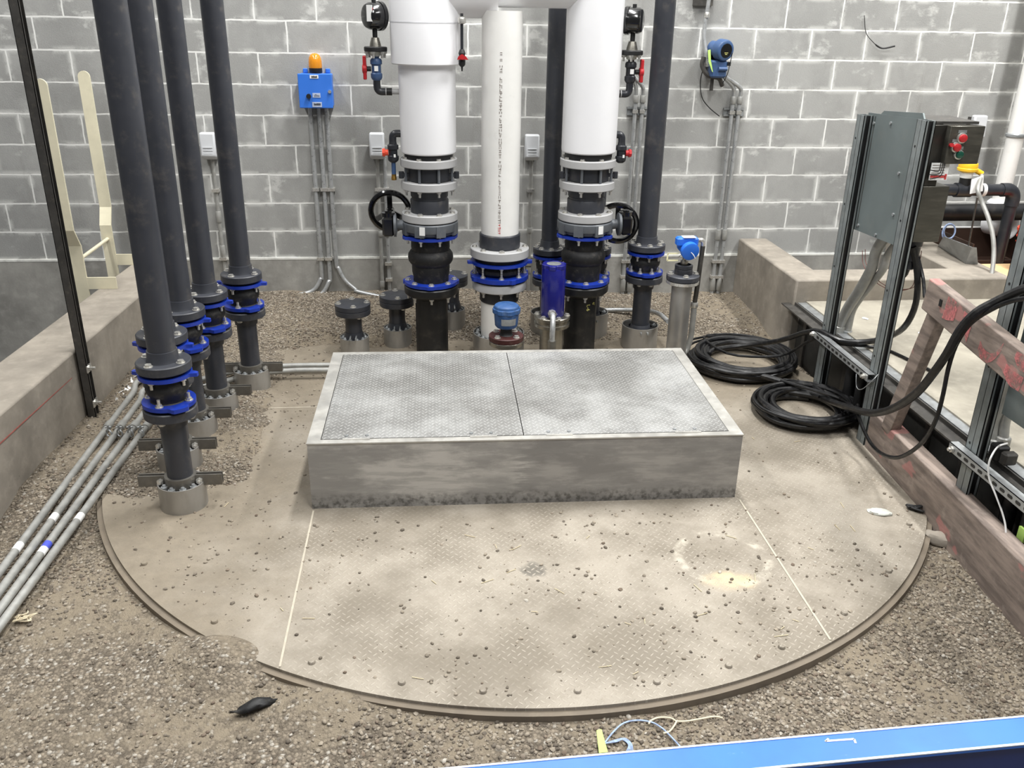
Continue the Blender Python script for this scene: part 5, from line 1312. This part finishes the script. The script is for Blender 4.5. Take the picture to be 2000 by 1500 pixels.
# ================================================================ black cables
rp=random.Random(21)
def coil(c,R0,R1,turns,r,seed,z0,ecc=(1,1),ang=0,layers=3,start=0):
    rq=random.Random(seed); P=[]; n=turns*14
    Rt=[rq.uniform(R0,R1) for _ in range(turns+2)]; Ox=[rq.gauss(0,.025) for _ in range(turns+2)]; Oy=[rq.gauss(0,.02) for _ in range(turns+2)]
    for k in range(n+1):
        u=k/14; i=int(u); f=u-i; R=Rt[i]*(1-f)+Rt[i+1]*f; ox=Ox[i]*(1-f)+Ox[i+1]*f; oy=Oy[i]*(1-f)+Oy[i+1]*f
        a=start+2*PI*u; x=R*math.cos(a)*ecc[0]; y=R*math.sin(a)*ecc[1]
        z=z0+r+ (u/turns)*r*layers + rq.uniform(-.003,.006)
        P.append(Vector((c[0]+ox+x*math.cos(ang)-y*math.sin(ang),c[1]+oy+x*math.sin(ang)+y*math.cos(ang),z)))
    return P
GZ=-1.995
C1=(3.315,-1.375); C2=(3.43,-2.125)
# thick cable: coil behind, then up over the slab to the enclosure
P=coil(C1,.215,.335,8,.0165,1,GZ,(1.0,1.02),.2,3.6,PI*.9)
P+= [at(1395,683,z=-1.90),at(1450,675,z=-1.88),at(1520,666,z=-1.79),at(1590,652,x=3.56)+Vector((0,0,.02)),at(1640,665,z=-1.60),at(1690,668,z=-1.60),at(1735,658,z=-1.60),at(1765,640,x=3.84),at(1785,605,x=3.83),at(1792,565,x=3.82),at(1790,520,x=3.80),at(1783,482,x=3.76)]
solo('power_cable',B().tube(P,.0165,10,3),M['cable'],'thick black cable coiled behind the hatch corner, rising to the control enclosure','cable',org=(C1[0],C1[1],GZ))
# thin cable of the same coil
P=[at(1333,690,z=-1.965),at(1380,676,z=-1.93)]+coil(C1,.25,.36,3,.0085,5,GZ+.05,(1.0,1.0),.2,3,PI*.6)+[at(1420,690,z=-1.87),at(1490,697,z=-1.88),at(1540,690,z=-1.84),at(1590,665,x=3.56)+Vector((0,0,.01)),at(1640,672,z=-1.625),at(1720,680,z=-1.63),at(1780,705,z=-1.63),at(1830,730,z=-1.63)]
solo('thin_cable',B().tube(P,.0085,8,3),M['cable'],'thin black cable looped over the rear coil and off across the slab','cable',org=(C1[0],C1[1],GZ))
# second thick cable of the rear coil, running past the smaller coil and over the upper rail
P=coil(C1,.22,.33,6,.0165,14,GZ+.01,(1.02,1.0),.1,3.4,PI*1.1)
P+=[at(1440,722,z=-1.93),at(1500,737,z=-1.93),at(1560,757,z=-1.94),at(1620,783,z=-1.93)]
xr=3.44
P+=[at(1680,803,x=3.50),at(1715,806,x=3.47),at(1750,795,x=3.45),at(1790,768,x=3.43),at(1822,730,x=3.42),at(1850,690,x=3.42),at(1875,645,x=3.43),at(1905,612,x=3.455),at(1940,592,x=3.50),at(1975,575,x=3.53),at(2010,562,x=3.55),at(2060,560,x=3.57)]
solo('power_cable',B().tube(P,.0185,10,3),M['cable'],'thick black cable from the rear coil, sweeping up over the upper plank','cable',org=(C1[0],C1[1],GZ))
# smaller coil in front
P=coil(C2,.20,.305,8,.0175,31,GZ,(1.0,1.0),.1,3.4,PI*.3)
P+=[at(1700,835,z=-1.96),at(1712,850,z=-1.985)]
solo('power_cable',B().tube(P,.0175,10,3),M['cable'],'thick black cable in the smaller coil nearest the plate edge','cable',org=(C2[0],C2[1],GZ))
P=coil(C2,.25,.31,2,.009,37,GZ+.06,(1.05,1.0),.1,2.2,PI*.5)
P=[at(1600,775,z=-1.93),at(1540,755,z=-1.95),at(1495,755,z=-1.965),at(1482,768,z=-1.96),at(1488,785,z=-1.93),at(1510,805,z=-1.91)]+P[6:]
P+=[at(1610,768,z=-1.90),at(1650,783,z=-1.90),at(1672,803,x=3.53),at(1685,835,x=3.52),at(1700,865,x=3.52),at(1720,885,x=3.505),at(1748,894,x=3.49),at(1775,885,x=3.48),at(1805,860,x=3.47),at(1828,820,x=3.46),at(1842,770,x=3.455),at(1852,720,x=3.45),at(1868,672,x=3.45),at(1895,632,x=3.46),at(1935,605,x=3.49),at(1975,588,x=3.52),at(2020,580,x=3.55)]
solo('thin_cable',B().tube(P,.0095,8,3),M['cable'],'thin black cable drooping in a loop in front of the lower plank','cable',org=(C2[0],C2[1],GZ))
# thin pale cable over the perforated rail
P=[at(1967,866,x=3.68),at(1950,872,x=3.60),at(1938,888,x=3.53),at(1931,908,x=3.52),at(1932,935,x=3.53),at(1944,965,x=3.55),at(1957,1000,x=3.57),at(1964,1030,x=3.58),at(1963,1062,x=3.58)]
solo('pale_cable',B().tube(P,.0038,8,5),M['label_white'],'thin pale cable hanging over the perforated rail at the right edge','wire')
P=[at(1662,660,x=3.78),at(1672,676,x=3.75),at(1676,700,x=3.70),at(1673,725,x=3.56),at(1673,755,x=3.545),at(1684,760,x=3.545),at(1705,742,x=3.57),at(1716,730,x=3.60)]
solo('tie_wire',B().tube(P,.0022,6,5),M['galv'],'thin steel tie wire looped at the end of the perforated rail','wire')
P=[at(1690,487,x=3.80),at(1692,515,x=3.80),at(1712,545,x=3.80),at(1740,562,x=3.85),at(1770,565,x=3.9),at(1790,555,x=3.9),at(1795,520,x=3.85),at(1800,490,x=3.80)]
solo('control_wires',B().tube(P,.002,6,5).tube([v+Vector((0,.03,-.015)) for v in map(Vector,P)],.002,6,5),M['thin_wire'],'thin dark red wires dangling below the control enclosure','wire')
P=[at(1788,480,x=3.80),at(1796,515,x=3.82),at(1803,545,x=3.83),at(1806,580,x=3.80)]
solo('drop_cable',B().tube(P,.009,8,5),M['cable'],'short black cable hanging from the enclosure gland to the upper plank','cable')

# ================================================================ far right: pipes, tray, buckets
YB=-.34
A=lambda px,py,y=YB: at(px,py,y=y)
t=thing('horizontal_pipe','fat black pipe running level along the foot of the block wall at right','pipe',tuple(A(1900,412)))
h=A(1850,416); h2=A(1995,409)
part('pipe',B().cyl((h.x-.5,YB,h.z),(h2.x+1.0,YB,(h.z+h2.z)/2),.062,seg=24),M['pvc_black'],t)
Y2=-.62
A2=lambda px,py:at(px,py,y=Y2)
t=thing('valved_pipe','black pipe with a yellow topped valve and a down leg at the right edge','pipe',tuple(A2(1955,520)))
z_=A2(1900,371).z; xa=A2(1835,371).x; xe=A2(1974,371).x; r=.041
part('pipe',B().cyl((xa-.2,Y2,z_),(xe-.04,Y2,z_),r,seg=20),M['pvc_dark'],t)
part('elbow',B().tube([(xe-.07,Y2,z_),(xe-.02,Y2,z_),(xe+.015,Y2,z_-.02),(xe+.03,Y2,z_-.055),(xe+.03,Y2,z_-.11)],r*1.16,18,4),M['pvc_dark'],t)
part('down_leg',B().cyl((xe+.03,Y2,z_-.09),(xe+.03,Y2,-1.62),r,seg=20),M['pvc_dark'],t)
part('foot_clamp',B().lathe([(.06,-1.62),(.06,-1.55),(.045,-1.545)],(xe+.03,Y2),18),M['black'],t)
vx=A2(1881,371).x; v=part('tee',B().cyl((vx-.06,Y2,z_),(vx+.05,Y2,z_),r*1.22,seg=20),M['pvc_dark'],t)
part('bonnet',B().lathe([(.038,z_+.02),(.038,z_+.085),(.030,z_+.09)],(vx,Y2),18),M['black'],v)
part('collar',B().lathe([(.04,z_+.085),(.042,z_+.09),(.042,z_+.12),(.04,z_+.125)],(vx,Y2),18),M['label_white'],v)
b=B().lathe([(.045,z_+.124),(.066,z_+.135),(.068,z_+.15),(.062,z_+.155),(.064,z_+.165),(.06,z_+.185),(.05,z_+.19)],(vx,Y2),24); b.cyl((vx+.05,Y2-.01,z_+.14),(vx+.10,Y2-.02,z_+.115),.018,seg=12); part('yellow_cap',b,M['yellow'],v,'yellow cap')
c=A2(1898,358); part('paper_tag',B().hexa([(c.x-.045,Y2-.075,c.z-.06),(c.x+.045,Y2-.075,c.z-.04),(c.x+.045,Y2-.071,c.z-.04),(c.x-.045,Y2-.071,c.z-.06)],[(c.x-.045,Y2-.06,c.z+.035),(c.x+.035,Y2-.06,c.z+.065),(c.x+.035,Y2-.056,c.z+.065),(c.x-.045,Y2-.056,c.z+.035)]),M['label_white'],v,'white paper tag')
gx=A2(1920,363).x; part('white_joint',B().cyl((gx-.012,Y2,z_),(gx+.014,Y2,z_),r*1.1,seg=18),M['label_white'],t)
pts=[(vx+.10,Y2-.02,z_+.112),at(1910,370,y=-.75),at(1918,395,y=-.78),at(1930,425,y=-.85),at(1939,460,y=-.92),at(1941,500,y=-.98),at(1936,545,y=-1.05)]
t=thing('flexible_conduit','grey flexible conduit dropping from the yellow topped valve to the curb','conduit',tuple(pts[-1])); part('tube',B().tube(pts,.015,12,5),M['conduit_dull'],t)
q=at(1934,556,y=-1.08); part('fitting',B().lathe([(.018,q.z-.07),(.028,q.z-.06),(.028,q.z+.01),(.02,q.z+.03),(.017,q.z+.04)],(q.x,q.y),14),M['conduit_dull'],t)
p0=at(1909,385,y=-.95); p1=at(1886,513,z=CT)
solo('support_rod',B().cyl(p0,p1,.006,seg=8),M['strut_dark'],'thin dark rod standing on the curb below the yellow topped valve','rod')
# metal tray on the curb with dark inside, plywood, buckets
p=at(1842,462,z=-1.38); 
t=thing('metal_tray','galvanised sheet leaning on the curb at right, dark brown hollow behind it','metal sheet',(5.12,-.55,CT))
a_=at(1843,462,z=-1.36); b_=at(1898,483,z=-1.36)
part('sheet',B().hexa([(5.155,-.30,CT+.002),(5.165,-.30,CT+.002),(5.085,-.80,CT+.002),(5.075,-.80,CT+.002)],[(a_.x,a_.y,-1.36),(a_.x+.01,a_.y,-1.36),(b_.x+.01,b_.y,-1.36),(b_.x,b_.y,-1.36)]),M['galv'],t)
part('end_flap',B().hexa([(5.075,-.80,CT+.002),(5.155,-.82,CT+.002),(5.155,-.815,CT+.002),(5.075,-.795,CT+.002)],[(b_.x,b_.y,-1.36),(b_.x+.03,b_.y-.01,-1.36),(b_.x+.03,b_.y-.005,-1.36),(b_.x,b_.y+.005,-1.36)]),M['galv'],t)
t=thing('open_crate','dark brown open crate under the fat black pipe at right','crate',(5.45,-.40,SZ))
x0,x1,y0,y1=5.22,5.86,-.62,-.10
b=B().box(x0,x1,y1-.012,y1,SZ,-1.40); b.box(x0,x0+.012,y0,y1,SZ,-1.40); b.box(x1-.012,x1,y0,y1,SZ,-1.40); b.box(x0,x1,y0,y0+.012,SZ,-1.52); b.box(x0,x1,y0,y1,SZ,SZ+.012)
part('box',b,M['brown_box'],t); part('pale_edge',B().box(x0-.002,x1+.002,y1-.014,y1+.002,-1.40,-1.392),M['label_white'],t)
solo('plywood_sheet',B().box(5.24,6.1,-1.0,-.66,-1.555,-1.535),M['wood_ply'],'pale plywood sheet lying in front of the dark crate at right','board')
t=thing('plank_stack','grey weathered boards under the pale plywood sheet','boards',(5.6,-.85,SZ)); 
for k in range(2): part('board',B().box(5.23,6.1,-1.02,-.67,SZ+.001+.052*k,SZ+.05+.052*k),M['timber'],t)
bx=at(1975,465,y=-.72); bx.x+=.02
t=thing('orange_bucket','orange bucket at the right edge behind the strut post','bucket',(bx.x+.07,-.86,-1.535)); part('pail',B().lathe([(.11,-1.533),(.14,-1.26),(.147,-1.258),(.147,-1.24),(.14,-1.238),(.13,-1.25),(.105,-1.52),(0,-1.52)],(bx.x+.10,-.84),30,False),M['orange_red'],t)
b=B()
for z in (-1.30,-1.34,-1.42): b.ring(.11+.03*(z+1.533)/.273,.116+.03*(z+1.533)/.273,z-.003,z+.003,(bx.x+.10,-.84),30)
part('hoops',b,M['orange_red'],t)
wx=at(1937,452,y=-.2); t=thing('white_bucket','white bucket lying by the wall below the fat black pipe','bucket',(wx.x,-.14,-1.4)); b=B().prof_along((wx.x+.02,-.10,-1.36),(wx.x+.10,-.30,-1.34),[(0,.085),(.17,.10),(.172,.105),(.19,.105),(.19,.095),(.02,.08)],26); part('pail',b,M['white_plastic'],t)
c=at(1853,453,y=-.5); solo('coiled_strap',B().torus(c,.058,.006,(.25,-1,.1),30,6).torus(c+Vector((.006,0,.004)),.05,.005,(.2,-1,.2),30,6),M['blue_wire'],'small coil of blue and white strap hanging beside the control enclosure','strap')
c=at(1653+150,480,y=-1.0); q=at(1775,497,y=-.92)
t=thing('orange_marker','small orange red object seen between the enclosure and the post','marker',tuple(q)); part('cap',B().lathe([(.035,q.z-.06),(.03,q.z+.04),(.0,q.z+.045)],(q.x,q.y),14),M['orange_red'],t); part('stalk',B().lathe([(.02,CT),(.02,q.z-.06)],(q.x,q.y),10),M['orange_red'],t)
# bits of litter on the slab
for k,(px,py,lb) in enumerate(((1800,650,'white paper scrap on the slab left of the upper plank'),(1830,653,'white paper scrap on the slab right of the brace post'),(1690,622,'pale wrapper scrap on the slab behind the bent conduits'))):
    c=at(px,py,z=SZ+.004); rock('paper_scrap',c,.022,.014,.005,M['label_white'],lb,'litter',40+k,k)
# twine and wire in the foreground
def gp(px,py,dz=.012):
    p=at(px,py,z=-2.02); p.z=max(ground(p.x,p.y),-2.05)+dz; return p
P=[gp(1412,1398),gp(1395,1396),gp(1370,1401),gp(1340,1405),gp(1322,1404),gp(1310,1398),gp(1288,1398),gp(1272,1405),gp(1267,1412)]
b=B().tube(P,.003,6,5); b.tube([gp(1322,1404),gp(1318,1412),gp(1308,1424),gp(1296,1428)],.003,6,5)
solo('twine',b,M['white_string'],'pale forked piece of twine on the gravel in front of the round plate','string')
P=[gp(1182,1448),gp(1198,1428),gp(1218,1412),gp(1245,1406),gp(1272,1408),gp(1290,1416),gp(1305,1428),gp(1322,1446),gp(1335,1462)]
b=B().tube(P,.0028,6,5)
for k in range(4): b.tube([gp(1182,1450),gp(1205+3*k,1446-2*k),gp(1216+3*k,1442),gp(1228+2*k,1452),gp(1224+4*k,1466)],.0022,6,4)
o=solo('blue_white_wire',b,M['blue_wire'],'looped blue and white wire with a lime tag, close to the blue beam','wire')
c=gp(1174,1453,.02); lt_=part('lime_tag',B().hexa([(c.x-.012,c.y-.03,c.z-.01),(c.x+.016,c.y-.03,c.z-.008),(c.x+.016,c.y-.027,c.z-.008),(c.x-.012,c.y-.027,c.z-.01)],[(c.x-.010,c.y+.03,c.z+.02),(c.x+.006,c.y+.03,c.z+.024),(c.x+.006,c.y+.033,c.z+.024),(c.x-.010,c.y+.033,c.z+.02)]),M['lime'],o,'lime green tag')

# ================================================================ blue beam in the foreground
zt=-1.70
a_=at(880,1499,z=zt); b_=at(2000,1398,z=zt); f_=at(2000,1455,z=zt)
d=(b_-a_).normalized(); n=Vector((d.y,-d.x,0)).normalized()   # towards the camera
wd=abs((f_-b_).dot(n))
S=a_-d*.75; E=b_+d*.85
t=thing('blue_beam','blue painted steel beam with worn white edges across the lower right corner','beam',((S.x+E.x)/2,(S.y+E.y)/2,-2.04))
part('top_flange',B().hexa([S+Vector((0,0,-.012)),E+Vector((0,0,-.012)),E+n*wd+Vector((0,0,-.012)),S+n*wd+Vector((0,0,-.012))],[S,E,E+n*wd,S+n*wd]),M['beam_top'],t,bevel=.003)
o_=n*(wd-.01)
part('web',B().hexa([S+o_+Vector((0,0,-.35)),E+o_+Vector((0,0,-.35)),E+o_-n*.012+Vector((0,0,-.35)),S+o_-n*.012+Vector((0,0,-.35))],[S+o_+Vector((0,0,-.012)),E+o_+Vector((0,0,-.012)),E+o_-n*.012+Vector((0,0,-.012)),S+o_-n*.012+Vector((0,0,-.012))]),M['beam_dark'],t)
bb=B().bar(S+n*(wd-.003)+Vector((0,0,.0005)),E+n*(wd-.003)+Vector((0,0,.0005)),.007,.003); bb.bar(S+n*.003+Vector((0,0,.0005)),E+n*.003+Vector((0,0,.0005)),.006,.003)
part('worn_edge',bb,M['beam_worn'],t,'worn whitish edges')
q=at(1612,1448,z=zt); q2=at(1668,1444,z=zt)
bb=B().bar(q+Vector((0,0,.0008)),q2+Vector((0,0,.0008)),.006,.0012); bb.bar(q2+Vector((0,0,.0008)),at(1671,1452,z=zt)+Vector((0,0,.0008)),.006,.0012); bb.bar(at(1618,1443,z=zt)+Vector((0,0,.0008)),at(1612,1449,z=zt)+Vector((0,0,.0008)),.005,.0012)
part('white_scratch',bb,M['label_white'],t,'white scratched paint mark')

# ================================================================ light
def area(name,loc,size,power,rot=(0,0,0),col=(1,.995,.98)):
    l=bpy.data.lights.new(name,'AREA'); l.shape='RECTANGLE'; l.size,l.size_y=size; l.energy=power; l.color=col
    o=bpy.data.objects.new(name,l); COL.objects.link(o); o.location=loc; o.rotation_euler=rot; return o
area('ceiling_lamp',(-1.2,-1.7,3.6),(.35,2.4),170)
area('ceiling_lamp',(2.2,-1.5,3.6),(.35,2.4),300)
area('ceiling_lamp',(5.6,-1.7,3.6),(.35,2.4),300)
area('ceiling_lamp',(-1.2,-5.6,3.6),(.35,2.4),110)
area('ceiling_lamp',(2.2,-5.6,3.6),(.35,2.4),215)
area('ceiling_lamp',(5.6,-5.6,3.6),(.35,2.4),190)
wd_=bpy.data.worlds.new('world'); SC.world=wd_; wd_.use_nodes=True
bg=wd_.node_tree.nodes['Background']; bg.inputs[0].default_value=(.97,.98,1,1); bg.inputs[1].default_value=.17
vs_=SC.view_settings; vs_.view_transform='Standard'; vs_.look='None'; vs_.gamma=1; vs_.exposure=0; vs_.use_curve_mapping=False
SC.cycles.max_bounces=6
